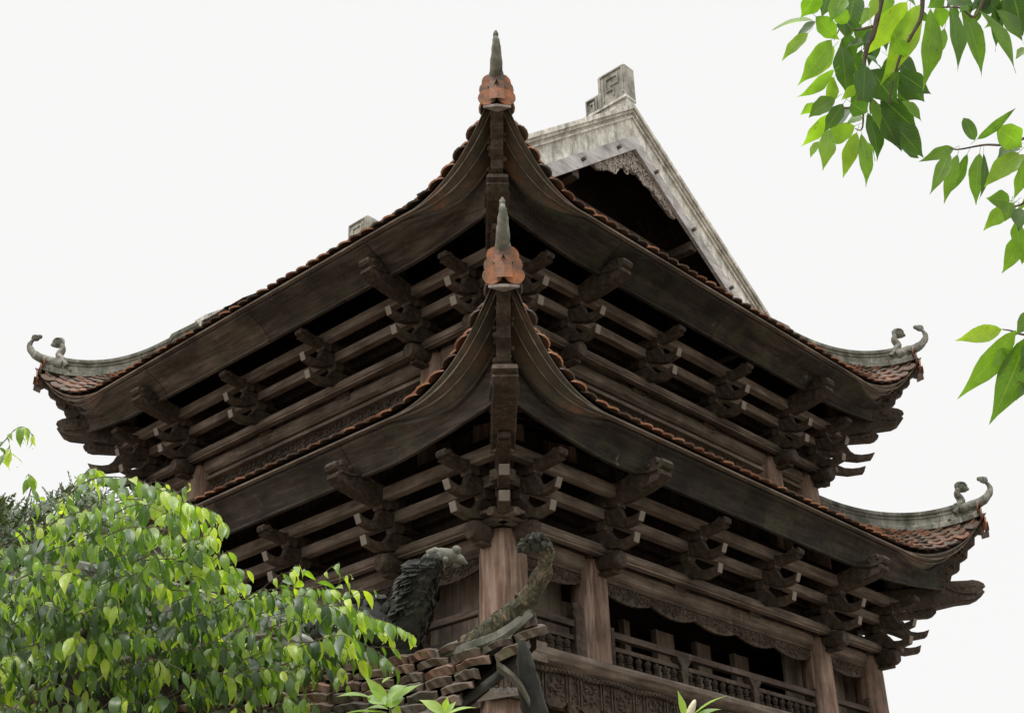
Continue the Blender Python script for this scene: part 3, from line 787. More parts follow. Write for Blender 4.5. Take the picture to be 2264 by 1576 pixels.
        for s3 in (1, -1):
            pts = [c0 + Dg*(.07*(1-k/11)*math.cos(k*.8)) + Z*(.07*(1-k/11)*math.sin(k*.8)) + Sd*.040*s3 for k in range(10)]
            fi.tube(pts, .013, 5)
        fi.build('coiled_finial', PLR, roof, smooth=50)
        # carved hip rafter under the corner
        z0 = T['zb']; s1 = .72 if not first else .98
        tipz = roofz(T, T['ec'], 0)
        hr = MB(); sb = T['eb']
        pl = [(sb-.5, z0+.10),(sb-.05, z0+.12),(sb+.02, z0+.20)]
        sN = T['ec']-.15; zN = tipz-.33; kk = 9
        for i in range(kk+1):
            q = i/kk; ss = sb+.04+(sN-sb-.04)*q**.9; zz = z0+.22+(zN-z0-.22)*q**1.15
            pl.append((ss + (.018 if i % 2 else -.012), zz + (.0 if i % 2 else .022)))
        pl += [(sN-.01, zN+.20), (sN-.3, zN+.0), (sb-.1, z0+.45), (sb-.5, z0+.40)]
        hr.prism([(a_*r2, b_) for a_, b_ in pl], .13, lambda x, y, z_: Vector((cx, cy, 0)) + Dg*x + Sd*y + Z*z_, bev=.008)
        rr = random.Random(5)
        for i in range(26):
            q = rr.random(); ss = sb+.04+(sN-sb-.04)*q**.9; zz = z0+.26+(zN-z0-.22)*q**1.15
            hr.ball(Vector((cx, cy, 0)) + Dg*(ss*r2-.03-rr.random()*.05) + Sd*(rr.choice((-1,1))*rr.uniform(.055,.085)) + Z*(zz+rr.uniform(-.02,.05)), rr.uniform(.018,.034), n=6)
        hr.rough(.006, 18).build('carved_hip_rafter', WN, roof)
        # corner pieces at the tip: pale plate, two pairs of facing tongue tiles, boss
        ct = MB(); tp = H(T['ec']-.015, tipz-.02); tpp = tp - Z*.275 - Dg*.11; 
        pw = .145
        pln = MB(); pln.add([tpp+Sd*pw-Z*.045+Dg*.01, tpp+Dg*.065-Z*.065, tpp-Sd*pw-Z*.045+Dg*.01, tpp-Dg*.05-Z*.035, tpp+Sd*pw-Z*.075+Dg*.01, tpp+Dg*.065-Z*.095, tpp-Sd*pw-Z*.075+Dg*.01, tpp-Dg*.05-Z*.085], [(0,1,2,3),(7,6,5,4),(0,4,5,1),(1,5,6,2),(2,6,7,3),(3,7,4,0)])
        pln.build('corner_plate', GW, roof)
        for lv, (dz_, off_, rr_) in enumerate(((-.24, .105, .095), (-.11, .088, .098), (.01, .070, .088))):
            for s3 in (1, -1):
                cc = tp + Z*(dz_+.03) + Sd*(off_*s3) - Dg*(.10+.03*lv)
                Nn = (Dg + Z*-.12 + Sd*s3*.28).normalized(); Xx = (Sd - Nn*Sd.dot(Nn)).normalized(); Yy = Nn.cross(Xx)
                k = 16; vs = [cc + Xx*rr_*math.cos(2*math.pi*i/k)+Yy*rr_*math.sin(2*math.pi*i/k) for i in range(k)]
                vs += [p-Nn*.02 for p in vs]
                ct.add(vs, [tuple(range(k)), tuple(reversed(range(k,2*k)))]+[(i,k+i,k+(i+1)%k,(i+1)%k) for i in range(k)], .45+.25*((lv+s3)%2))
        for lv, dz_ in enumerate((-.235, -.11, .01)):
            q0 = tp + Z*(dz_+.03) + Dg*(-.06-.03*lv)
            ct.add([q0-Sd*.085-Z*.055, q0+Dg*.03-Z*.07, q0+Sd*.085-Z*.055, q0+Sd*.075+Z*.075, q0+Dg*.028+Z*.06, q0-Sd*.075+Z*.075], [(0,1,4,5),(1,2,3,4)], .6-.3*lv)
        ct.rough(.004, 20).build('corner_tiles', TILO, roof)
        bs = MB(); c0 = H(T['ec']-.05, tipz-.16)
        k = 12; vs = [c0 + Sd*y + Dg*.062*math.cos(2*math.pi*i/k) + Z*.075*math.sin(2*math.pi*i/k) for y in (-.04,.04) for i in range(k)]
        0 and bs.add(vs, [tuple(range(k)), tuple(range(k,2*k))]+[(i,k+i,k+(i+1)%k,(i+1)%k) for i in range(k)])

    if not first:
        # ---------------- gables
        VG, ZR, KG = .56, 7.53, .757
        for vg, sg in ((VG, 1), (V-VG, -1)):
            # sg=+1: gable faces -y
            def G(x, y, z): return Vector((3.5+x, vg+sg*y, z))
            for sd_ in (-1, 1):
                # profile across (vertical), swept down the slope : cap, fillet, band, bead, field
                L = 3.05 if sd_ > 0 else (2.35 if sg > 0 else 2.95)
                def strip(name, y0, y1, t0, t1, mat, par, c=.0):
                    b = MB(); p = []
                    for x, q in ((0, 0), (L, 1)):
                        zt = ZR - KG*x
                        p += [(x, y0, zt-t0), (x, y1, zt-t0), (x, y1, zt-t1), (x, y0, zt-t1)]
                    vs = [G(sd_*x, y, z) for x, y, z in p]
                    nseg = 1
                    b.add(vs, [(0,1,5,4),(1,2,6,5),(2,3,7,6),(3,0,4,7),(0,3,2,1),(4,5,6,7)]); return b.build(name, mat, par)
                strip('barge_field', .0, .12, .10, .50, PLG, roof)
                strip('barge_cap', -.075, .16, -.03, .045, PLG, roof)
                strip('barge_moulding', -.045, .10, .048, .098, PLG, roof)
                strip('barge_moulding', -.028, .10, .150, .185, PLG, roof)
                strip('grey_barge_plank', -.035, .02, .502, .74, PAL, roof)
                strip('roof_slope_edge', .16, 1.1, .06, .13, DK, roof)
                for x in (.42, 1.22, 2.05):
                    pg = MB(); c0 = G(sd_*x, -.035, ZR-KG*x-.62)
                    k = 8; vs = [c0 + Vector((.028*math.cos(2*math.pi*i/k), -sg*y, .028*math.sin(2*math.pi*i/k))) for y in (0,.06) for i in range(k)]
                    pg.add(vs, [tuple(range(k)), tuple(range(k,2*k))]+[(i,k+i,k+(i+1)%k,(i+1)%k) for i in range(k)])
                    pg.build('peg', IR, roof)
                for x in (1.3, 2.0, 2.7):
                    pr = MB(); z_ = ZR-KG*x-.78
                    pr.box((sd_*x-.07, .03, z_-.06), (sd_*x+.07, .9, z_+.07), T=G); pr.build('roof_purlin_end', WN, roof)
            # carved spandrel under the apex: plate with deeply modelled scrolls
            cv = MB(); rr = random.Random(21)
            zt = ZR-.74
            prof = [(0, zt), (.92, zt-KG*.92)]
            lowr = [(.92, zt-KG*.92-.02),(.80,zt-.72),(.70,zt-.66),(.63,zt-.645),(.55,zt-.58),(.46,zt-.55),(.40,zt-.47),(.31,zt-.455),(.24,zt-.40),(.16,zt-.40),(.08,zt-.36),(0,zt-.39)]
            poly = prof+lowr+[(-x, z) for x, z in reversed(lowr[1:-1])]+[(-.92, zt-KG*.92)]
            poly = [(0, zt)]+poly[1:]
            cv.prism(poly, .04, lambda x, y, z: G(x, .05+y, z))
            for i in range(120):
                x = rr.uniform(-.88, .88); za = zt-KG*abs(x)-.03; zl = zt-.37-.42*abs(x)
                if zl >= za: continue
                z_ = rr.uniform(zl, za); q = rr.uniform(.03,.07); ph = rr.random()*6
                pts = [G(x+q*(1-k/9)*math.cos(ph+k*.85), .018, z_+q*(1-k/9)*math.sin(ph+k*.85)) for k in range(7)]
                cv.tube(pts, .013, 5)
            cv.build('carved_gable_board', CARV, roof)
            # recessed gable wall and inner rafters
            gw = MB(); gw.add([G(0, 1.0, ZR-.1), G(3.2, 1.0, ZR-.1-KG*3.2), G(-3.2, 1.0, ZR-.1-KG*3.2), G(0, 1.05, ZR-.1), G(3.2, 1.05, ZR-.1-KG*3.2), G(-3.2, 1.05, ZR-.1-KG*3.2)], [(0,1,2),(5,4,3),(0,3,4,1),(1,4,5,2),(2,5,3,0)])
            gw.build('gable_wall', DK, roof)
            for x, y, z_, xx in ((-1.6,.5,5.75,1.6), (-2.3,.62,5.25,2.3)):
                bb = MB(); bb.box((x, y, z_), (xx, y+.14, z_+.14), T=G); bb.build('gable_tie_beam', WX, roof)
        # ridge and its end blocks
        rb = MB(); rb.box((3.5-.09, VG-.02, ZR-.05), (3.5+.09, V-VG+.02, ZR+.13)); rb.box((3.5-.12, VG-.03, ZR+.13), (3.5+.12, V-VG+.03, ZR+.17)); rb.build('main_ridge', PLG, roof)
        for y0, sg in ((VG-.03, 1), (V-VG+.03, -1)):
            en = MB()
            def G(x, y, z): return Vector((3.5+x, y0+sg*y, z))
            en.box((-.11, 0, ZR+.17), (.11, .50, ZR+.72), T=G); en.box((-.10, .50, ZR+.17), (.10, .76, ZR+.45), T=G)
            # key-fret relief on both broad faces
            for x in (-1, 1):
                def bar(a, b, c, d_): en.box((x*.105, a, c) if x > 0 else (-.128, a, c), (.128, b, d_) if x > 0 else (-.105, b, d_), T=G)
                z = ZR+.17
                for a, b, c, d_ in ((.03,.47,.52,.545),(.03,.055,.06,.52),(.445,.47,.0,.52),(.12,.36,.42,.45),(.335,.36,.20,.42),(.20,.335,.20,.23),(.20,.225,.10,.20),(.12,.145,.28,.42),(.145,.27,.28,.305),(.39,.415,.06,.48),(.53,.74,.225,.25),(.715,.74,.0,.225),(.58,.605,.0,.17),(.605,.66,.145,.17),(.53,.555,.0,.225)):
                    bar(a, b, z+c, z+d_)
            en.build('ridge_end_block', PLB, roof)

# ------------------------------------------------------------------ foreground pavilion roof
pav = empty('small_pavilion', at(700, 1576, 6.0).xy.to_3d() + Vector((0,0,GZ)))
tag(pav, 'old low pavilion in the foreground with thick mossy orange tiles and a sagging ridge', 'pavilion')
PB = -pav.location
def PO(mb, name, mat, par=pav, **k):
    o = mb.build(name, mat, None, **k); o.parent = par; o.location = -Vector(pav.location) if par is pav else (0,0,0); return o
BK = Vector((FWD.x, FWD.y, 0)).normalized()
def apv(x, y, D): return at(x, y, D)
rp_ = cat([apv(120,1228,7.0), apv(300,1268,6.8), apv(430,1300,6.6), apv(560,1345,6.5), apv(680,1405,6.35), apv(790,1447,6.2), apv(900,1449,6.05), apv(1000,1433,5.95), apv(1060,1414,5.9), apv(1105,1394,5.89), apv(1140,1368,5.88), apv(1168,1340,5.87)], 8)
rg = MB(); ZZ = Vector((0,0,1))
Nn_ = len(rp_)
def sec(i):
    q = i/(Nn_-1); h = (.20-.13*q)*(1 if q < .78 else 1-(q-.78)*3); w = .055*(1 if q < .78 else 1-(q-.78)*3)
    return [(-w*.7,-h),(w*.7,-h),(w*.7,-.06),(w,-.045),(w,-.015),(w*.5,0),(-w*.5,0),(-w,-.015),(-w,-.045),(-w*.7,-.06)]
def frm(i):
    t = (rp_[min(i+1,Nn_-1)]-rp_[max(i-1,0)]).normalized(); s_ = t.cross(ZZ).normalized(); u2 = s_.cross(t); return (s_, u2)
rg.sweep(rp_, sec, frm); ridgef = PO(rg, 'ridge', PLR, smooth=30)
# dark wall of ridge masonry below at the left
# curling dragon tail at the end of the ridge
dt = MB(); dp = cat([apv(1010,1440,5.95), apv(1060,1408,5.92), apv(1110,1376,5.9), apv(1155,1335,5.88), apv(1188,1290,5.87), apv(1206,1250,5.86), apv(1205,1218,5.86), apv(1190,1200,5.86)], 6)
dr = [.050+.0*i for i in range(len(dp))]
for i in range(len(dp)):
    q = i/(len(dp)-1); dr[i] = .032+.018*math.sin(math.pi*min(1, q*1.2+.1))*(1-.3*q)
dt.tube(dp, dr, 12, flat=1.0, jit=.10, seed=5)
rr = random.Random(4)
for i in range(70):
    k = rr.randrange(2, len(dp)); a_ = rr.random()*6.28
    dt.ball(dp[k] + RT*dr[k]*.92*math.cos(a_) + UP*dr[k]*.92*math.sin(a_) - BK*dr[k]*.4*rr.random(), rr.uniform(.006,.016), n=6, jit=.3, seed=i)
dt.rough(.012, 26); dt.rough(.006, 70); PO(dt, 'curled_ridge_tail', PLDB, smooth=50)
hd = MB(); 
for i in range(60):
    a_ = rr.random(); x = 1150+a_*62; y = 1212-22*math.sin(a_*3.0)+rr.uniform(-8, 18)*(1-a_*.4)
    hd.ball(apv(x, y, 5.85+rr.uniform(-.03,.03)), rr.uniform(.010,.026), rr.uniform(.010,.02), rr.uniform(.008,.018), n=7, jit=.3, seed=i)
hd.ball(apv(1160,1212,5.85), .045, .03, .026, 9, jit=.2, seed=2)
hd.ball(apv(1190,1205,5.85), .042, .03, .030, 9, jit=.2, seed=3)
hd.tube([apv(1147,1222,5.84), apv(1152,1200,5.84), apv(1172,1186,5.84), apv(1196,1184,5.84), apv(1212,1196,5.84)], [.008,.012,.014,.012,.010], 6, jit=.2)
hd.rough(.006, 40); PO(hd, 'dragon_head', PLS, smooth=50)
# phoenix standing on the ridge
ph = MB(); neck = cat([apv(868,1450,6.1), apv(890,1400,6.1), apv(912,1350,6.1), apv(925,1305,6.1), apv(935,1272,6.1), apv(952,1248,6.1), apv(975,1238,6.1)], 5)
nr = [.092*(1-.62*(i/(len(neck)-1))**.75)+.012 for i in range(len(neck))]
ph.tube(neck, nr, 12, jit=.08, seed=6)
body = cat([apv(700,1400,6.2), apv(760,1385,6.15), apv(820,1380,6.12), apv(870,1410,6.1)], 5)
ph.tube(body, [.05+.06*math.sin(math.pi*i/(len(body)-1)*.8) for i in range(len(body))], 11, jit=.12, seed=9)
PHX_SCALES = [(rr.randrange(0, len(neck)-4), rr.uniform(0, 6.28), rr.random()) for i in range(700)]
for i in range(60):
    k = rr.randrange(0, len(body)-1)
    ph.ball(body[k] + UP*rr.uniform(.0,.11) - BK*rr.uniform(0,.08) + RT*rr.uniform(-.05,.05), rr.uniform(.012,.03), n=6, jit=.35, seed=i)
for (x0, y0, x1, y1) in ((915,1262,890,1276),(908,1290,880,1300),(905,1320,876,1312),(900,1345,872,1340)):
    ph.tube([apv(x0,y0,6.1), apv((x0+x1)/2,(y0+y1)/2-4,6.09), apv(x1,y1,6.08)], [.025,.018,.004], 6)
ph.rough(.014, 18); bird = PO(ph, 'phoenix_statue', PLS, smooth=50)
sc_ = MB()
for i in range(len(PHX_SCALES)):
    k, a_, q_ = PHX_SCALES[i]
    rad_ = RT*math.cos(a_) - BK*math.sin(a_)*.9 ; c = neck[k] + rad_*nr[k]*1.0
    dd = (neck[max(k-1,0)] - neck[k+1]).normalized()
    L_ = .028+.03*q_
    c1 = c + (dd + rad_*(.45 if math.cos(a_) > -.3 else .9))*L_
    side = dd.cross(rad_).normalized()*L_*.42
    sc_.add([c - side*.5, c + side*.5, (c+c1)/2 + side + rad_*.010, c1 + rad_*.004, (c+c1)/2 - side + rad_*.010, c - rad_*.008], [(0,1,2,3,4),(5,1,0),(5,2,1),(5,3,2),(5,4,3),(5,0,4)])
sc_ = sc_.build('feathers', PLS, None); sc_.parent = bird
pk = MB()
pk.tube([apv(948,1236,6.1), apv(975,1226,6.1), apv(1000,1228,6.1), apv(1020,1238,6.1), apv(1034,1247,6.1)], [.030,.036,.030,.020,.003], 9, jit=.12, seed=1)
pk.tube([apv(944,1222,6.1), apv(962,1217,6.09), apv(985,1222,6.09), apv(1010,1228,6.1)], [.012,.018,.014,.006], 7, jit=.2)
pk.tube([apv(945,1250,6.1), apv(965,1248,6.09), apv(985,1250,6.1)], [.010,.016,.006], 7, jit=.2)
pk.tube([apv(1002,1246,6.1), apv(1012,1250,6.1), apv(1018,1252,6.1)], [.014,.012,.003], 6)
pk.ball(apv(1009,1216,6.1), .022, n=10, jit=.04); pk.ball(apv(985,1236,6.06), .014, n=8)
beak = pk.build('phoenix_head', PLR, None, smooth=50); beak.parent = bird
# tiles: thick eroded slabs in rows, edge on
tl = MB()
def rowy(x, k):
    base = 1452 + 0.0*k
    x_ = (x-640)/560
    return 1464 + 23.0*k - 155*max(0, x_-.2)**1.6
lim = []
for k in range(9):
    x = 700
    while x < 1186 and rowy(x+4, k) < 1388+(1182-x)*.735: x += 4
    lim.append(x)
for k in range(9):
    x = 380 + (k % 2)*38 + rr.uniform(-8, 8)
    while x < lim[k]:
        w = rr.uniform(56, 84); xm = x+w/2; D = 5.95 - .09*k - (xm-640)*.0002
        y = rowy(xm, k); y2 = rowy(xm+20, k); sl = math.atan2(y2-y, 20)
        if xm < lim[k]+10:
            X = (RT*math.cos(sl) - UP*math.sin(sl)).normalized()
            X = (X + BK*rr.uniform(-.12,.12)).normalized()
            Y = (BK*1.0 + ZZ*.33).normalized(); Y = (Y - X*Y.dot(X)).normalized(); N = X.cross(Y); N = N if N.z > 0 else -N
            c = apv(xm, y, D); hw = w*D/FPX/2*.97; th = rr.uniform(.026,.038); dl = .26
            nx = 6; vs = []
            for jj, (dy, dz) in enumerate(((0, 0), (0, -th), (dl, -th), (dl, 0))):
                for i in range(nx+1):
                    q = -1+2*i/nx
                    rag = rr.uniform(-.006,.008)
                    arch = -.010*q*q if True else 0
                    vs.append(c + X*(hw*q) + Y*(dy+rag+(.012*abs(q)**3)) + N*(dz+arch+rr.uniform(-.003,.003)))
            m1 = nx+1; fs = []
            for jj in range(4):
                for i in range(nx):
                    a_, b_ = jj*m1, ((jj+1) % 4)*m1; fs.append((a_+i, a_+i+1, b_+i+1, b_+i))
            fs += [(0, m1, 2*m1, 3*m1), (nx, 3*m1+nx, 2*m1+nx, m1+nx)]
            tl.add(vs, fs, rr.random())
        x += w+rr.uniform(0, 5)
tl.rough(.004, 30); PO(tl, 'thick_roof_tiles', TIF)
# roof bed beneath the tiles, and the dark eave below
bd = MB(); vs = []
xs = [100, 380, 560, 700, 820, 920, 1010, 1080, 1140, 1185]
for x in xs: vs.append(apv(x, rowy(x, 0)-6, 6.1))
for x in xs:
    kx = 8 if x < 850 else max(0.3, 8-(x-850)/44)
    vs.append(apv(x, rowy(x, kx)+24, 5.95-.075*kx))
n = len(xs); vs += [v+Vector((0,0,-.07))+BK*.03 for v in vs]
fs = []
for i in range(n-1): fs += [(i, i+1, n+i+1, n+i), (2*n+i, 3*n+i, 3*n+i+1, 2*n+i+1), (n+i, n+i+1, 3*n+i+1, 3*n+i), (i, 2*n+i, 2*n+i+1, i+1)]
bd.add(vs, fs); PO(bd, 'roof_bed', DK)
un = MB(); un.tube(cat([apv(1166,1425,5.85), apv(1120,1476,5.75), apv(1060,1524,5.65), apv(990,1572,5.58), apv(900,1640,5.5)], 5), [.014]+[.020]*19+[.02], 9, jit=.08); PO(un, 'eaves_edge', PLS, smooth=50)
# weathered upright horn and leaf-shaped tile at the corner
hn = MB(); hp = cat([apv(1195,1640,5.6), apv(1180,1560,5.6), apv(1166,1490,5.6), apv(1158,1440,5.6), apv(1156,1414,5.6)], 5)
hn.tube(hp, [.085-.070*(i/(len(hp)-1))**1.1 for i in range(len(hp))], 9, flat=.8, jit=.06); hn.rough(.008, 14); PO(hn, 'corner_horn', PLS, smooth=40)
lf = MB(); lp = cat([apv(1098,1472,5.55), apv(1125,1492,5.53), apv(1152,1520,5.52), apv(1172,1556,5.52)], 5)
lf.sweep(lp, lambda i: [(-.045-.02*math.sin(i/5), -.010), (.045, -.010), (.045, .012), (-.045-.02*math.sin(i/5), .012)], lambda i: (BK, UP)); PO(lf, 'corner_leaf_tile', PLR)
cp = MB(); cp.add([apv(1055,1545,5.75), apv(1150,1530,5.75), apv(1152,1518,5.75), apv(1070,1522,5.75)] + [apv(1055,1550,5.85), apv(1150,1535,5.85), apv(1152,1518,5.85), apv(1070,1522,5.85)], [(0,1,2,3),(7,6,5,4),(0,4,5,1),(1,5,6,2),(2,6,7,3),(3,7,4,0)])
for i in range(14): cp.ball(apv(1075+i*5.3, 1526+3*math.sin(i*1.9), 5.745), .011, n=6)
PO(cp, 'carved_eaves_bracket', PAL)
wl = MB(); c = at(560, 1576, 6.6); c2 = at(1120, 1576, 6.3)
dxy = (c2-c); dxy.z = 0; bk = BK
vs = []
for p in (at(100,1576,6.6), at(1120,1576,6.3)):
    q0 = Vector((p.x, p.y, GZ)); vs += [q0, q0+bk*2.0, Vector((q0.x, q0.y, p.z-.1)), Vector((q0.x, q0.y, p.z-.1))+bk*2.0]
wl.add(vs, [(0,1,3,2),(4,6,7,5),(0,2,6,4),(1,5,7,3),(2,3,7,6),(0,4,5,1)]); PO(wl, 'pavilion_wall', WZ)

# ------------------------------------------------------------------ vegetation
def leaf(mb, base, d, n, length, width, r, curl=.5, fold=.25, seg=6, blunt=False, wav=0.0, sickle=0.0, pet=0.0):
    # d growth direction, n upper-side normal; curls towards -n
    d = d.normalized(); n = (n - d*n.dot(d)); n = n.normalized() if n.length > 1e-5 else d.orthogonal().normalized()
    sd_ = d.cross(n); vs = []; p = Vector(base); dirn = d.copy(); up_ = n.copy(); st = length/seg
    for i in range(seg+1):
        q = i/seg
        wq = max(0, math.sin(math.pi*min(1, q**.82)))**.95 if not blunt else max(0, math.sin(math.pi*q))**.5
        if q > .62 and not blunt: wq *= (1-(q-.62)/.38*.55)
        w = width*.5*max(0.02, wq)*(1+wav*1.8*math.sin(q*17+length*91))
        wv = wav*math.sin(q*9)*width
        vs += [p + sd_*w + up_*(w*fold+wv), p.copy(), p - sd_*w + up_*(w*fold-wv)]
        a = -curl/seg*(0.5+q); R_ = Matrix.Rotation(a, 3, sd_)
        R2 = R_ if (R_ @ dirn).dot(n) < dirn.dot(n)+1e-9 else Matrix.Rotation(-a, 3, sd_)
        dirn = (R2 @ dirn).normalized(); up_ = (R2 @ up_).normalized()
        if sickle:
            R3 = Matrix.Rotation(sickle/seg*(q-.35)*2, 3, up_); dirn = (R3 @ dirn).normalized(); sd_ = (R3 @ sd_).normalized()
        p = p + dirn*st
    fs = []
    for i in range(seg):
        k = i*3; fs += [(k, k+1, k+4, k+3), (k+1, k+2, k+5, k+4)]
    b0 = len(mb.v)
    for i in range(seg+1):
        for j, u_ in enumerate((1, 0, -1)): mb.uv[b0+i*3+j] = (u_, i/seg)
    mb.add(vs, fs, r)
    if pet:
        q0 = Vector(base) - d*pet + n*pet*.15; w = pet*.035
        mb.add([q0-sd_*w, q0+sd_*w, Vector(base)+sd_*w, Vector(base)-sd_*w], [(0,1,2,3)], r*.5)

def inpoly(x, y, P):
    c = False; n = len(P)
    for i in range(n):
        x0, y0 = P[i]; x1, y1 = P[(i+1) % n]
        if (y0 > y) != (y1 > y) and x < (x1-x0)*(y-y0)/(y1-y0)+x0: c = not c
    return c
DOWN = Vector((0,0,-1))
def twig(lm, tm, pts, nl, L, rr, r0, r1, drop=None, tr=.0026):
    P = cat(pts, 5); n = len(P)
    tm.tube(P, [tr*(1-.75*i/(n-1)) for i in range(n)], 5)
    for i in range(nl):
        q = (i+.7)/nl; k = min(n-2, int(q*(n-1))); b = P[k]; t = (P[k+1]-P[k]).normalized()
        side = t.cross(Vector((0,0,1))); side = side.normalized() if side.length > .01 else RT
        s_ = 1 if i % 2 else -1
        d = (t*rr.uniform(.15,.7) + side*s_*rr.uniform(.15,.7) + DOWN*rr.uniform(.25,1.0))
        nn = (Vector((0,0,1))*.8 + side*s_*.6 + Vector((rr.uniform(-.5,.5), rr.uniform(-.5,.5), rr.uniform(-.2,.5))) - BK*rr.uniform(0,.6))
        l_ = L*rr.choice((rr.uniform(.45,.8), rr.uniform(.8,1.1), rr.uniform(.9,1.25)))*(1 if q < .85 else .75)
        leaf(lm, b, d, nn, l_, l_*rr.uniform(.33,.44), min(1, max(0, (rr.betavariate(.7,.8)*(r1-r0)+r0)+.25*(q-.5))), rr.uniform(.4,1.8), rr.uniform(.1,.5), wav=rr.uniform(0,.04), sickle=rr.uniform(-.7,.7), pet=l_*.14)
        if drop is not None and rr.random() < .12:
            drop.ball(b + (d.normalized()*.6+DOWN*.4)*l_*.98, .0028, n=6)

# --- the fig tree at the left
fig = empty('fig_tree', Vector((*at(-150, 1576, 6.2).xy, GZ)))
tag(fig, 'leafy tree filling the lower left corner with drooping wet bright green leaves', 'tree')
fl = MB(); ft = MB(); fd = MB(); rr = random.Random(12)
POLY = [(-60,1215),(40,1185),(120,1175),(210,1110),(230,1060),(300,1070),(360,1120),(395,1180),(420,1235),(470,1290),(480,1350),(540,1330),(640,1315),(740,1325),(800,1380),(790,1430),(745,1470),(690,1490),(640,1540),(660,1600),(-60,1600)]
cnt = 0
while cnt < 350:
    x, y = rr.uniform(-60, 800), rr.uniform(1050, 1600)
    if not inpoly(x, y, POLY): continue
    if ((y - 24*math.sin(x/120.0) + .10*x) % 74) > 36 and rr.random() < .82: continue
    cnt += 1
    D = rr.uniform(5.1, 6.3)
    ln_ = rr.uniform(60, 130); a_ = rr.uniform(-.9, .7) if rr.random() < .75 else rr.uniform(2.3, 3.8)
    x1, y1 = x+ln_*math.cos(a_), y+ln_*math.sin(a_)+20
    p0 = at(x-ln_*.5, y+ln_*.12, D+.1); p1 = at(x, y-8, D); p2 = at((x+x1)/2+5, (y+y1)/2-6, D-.05); p3 = at(x1*.6+x*.4+20, y1*.6+y*.4+14, D-.1)
    twig(fl, ft, [p0, p1, p2, p3], rr.randrange(8, 12), .098, rr, .0+.2*(y < 1300), .9, fd)  # upper twigs get brighter leaf colour, standing in for sunlight
# dense back layer, leaves coloured dark for the shade inside the crown
cnt = 0
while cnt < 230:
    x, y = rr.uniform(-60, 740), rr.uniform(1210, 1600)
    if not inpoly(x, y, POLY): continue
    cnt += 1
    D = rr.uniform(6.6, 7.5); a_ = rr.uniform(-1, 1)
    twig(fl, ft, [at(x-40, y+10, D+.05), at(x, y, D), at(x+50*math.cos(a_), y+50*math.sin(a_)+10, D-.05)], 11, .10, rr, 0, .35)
# long sprays
SPR = [[(120,1120),(200,1060),(290,1058),(360,1085),(410,1110),(470,1130),(500,1165)],
       [(180,1090),(190,1045),(210,1035),(240,1060)],
       [(200,1130),(270,1105),(340,1110),(400,1150),(450,1160),(478,1190)],
       [(230,1180),(300,1160),(380,1190),(440,1215),(470,1235)],
       [(300,1240),(380,1235),(450,1255),(500,1262),(540,1290)],
       [(350,1300),(420,1305),(480,1290),(530,1300)],
       [(480,1370),(540,1320),(620,1300),(690,1300),(740,1305),(775,1330)],
       [(560,1360),(650,1340),(740,1345),(790,1355),(840,1370),(880,1385),(920,1410)],
       [(640,1330),(700,1340),(770,1340),(810,1360)],
       [(640,1420),(720,1420),(780,1440),(820,1470)],
       [(600,1480),(680,1450),(740,1465),(765,1490)],
       [(-20,1010),(10,975),(35,948),(55,945),(75,965)],
       [(-20,1050),(5,1010),(20,990),(25,1010)],
       [(60,1110),(70,1070),(62,1048),(78,1060)],
       [(300,1120),(330,1085),(345,1078),(362,1100)],
       [(540,1300),(545,1290),(520,1255),(512,1250)]]
for k, sp in enumerate(SPR):
    D = 5.3+.12*(k % 4)
    pts = [at(x, y, D-.03*i) for i, (x, y) in enumerate(sp)]
    ll = sum((pts[i+1]-pts[i]).length for i in range(len(pts)-1))
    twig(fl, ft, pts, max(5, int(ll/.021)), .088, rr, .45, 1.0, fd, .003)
for i in range(46):   # loose tips that break the outline
    x, y = rr.choice(((60,1170),(130,1150),(200,1090),(260,1080),(330,1095),(380,1140),(410,1200),(450,1260),(480,1320),(560,1320),(640,1305),(720,1310),(780,1345),(800,1400),(770,1450),(700,1485)))
    x += rr.uniform(-35,35); y += rr.uniform(-20,20); D = rr.uniform(5.2, 5.8); a_ = rr.uniform(-1.2, .5); ln_ = rr.uniform(45, 95)
    x1, y1 = x+ln_*math.cos(a_), y+ln_*math.sin(a_)
    twig(fl, ft, [at(x-25, y+22, D+.05), at(x, y, D), at((x+x1)/2+4, (y+y1)/2-5, D-.03), at(x1, y1+14, D-.05)], rr.randrange(4, 8), .082, rr, .4, 1.0, fd)
crown = fl.build('crown', LF, None, smooth=True, recalc=False); crown.parent = fig; crown.location = -fig.location
o = ft.build('branches', TW, None); o.parent = fig; o.location = -fig.location
o = fd.build('rain_drops', DR, None, smooth=True); o.parent = fig; o.location = -fig.location; o['kind'] = 'stuff'
tk = MB(); rr = random.Random(2); base = fig.location
tk.tube(cat([base, base+Vector((.05,.1,1.2)), base+Vector((-.05,.05,2.2)), at(60,1560,6.3)], 6), [.16-.11*i/18 for i in range(19)], 10, jit=.05)
for (x, y, D) in ((250,1400,6.0),(500,1450,6.0),(100,1300,6.2),(350,1250,5.8),(20,1500,5.6),(620,1400,5.8)):
    tk.tube(cat([base+Vector((0,.05,2.0)), at(60,1560,6.3), (at(60,1560,6.3)+at(x,y,D))/2+Vector((0,0,.06)), at(x,y,D)], 4), [.05-.04*i/12 for i in range(13)], 7)
o = tk.build('trunk', TW, None, smooth=True); o.parent = fig; o.location = -fig.location

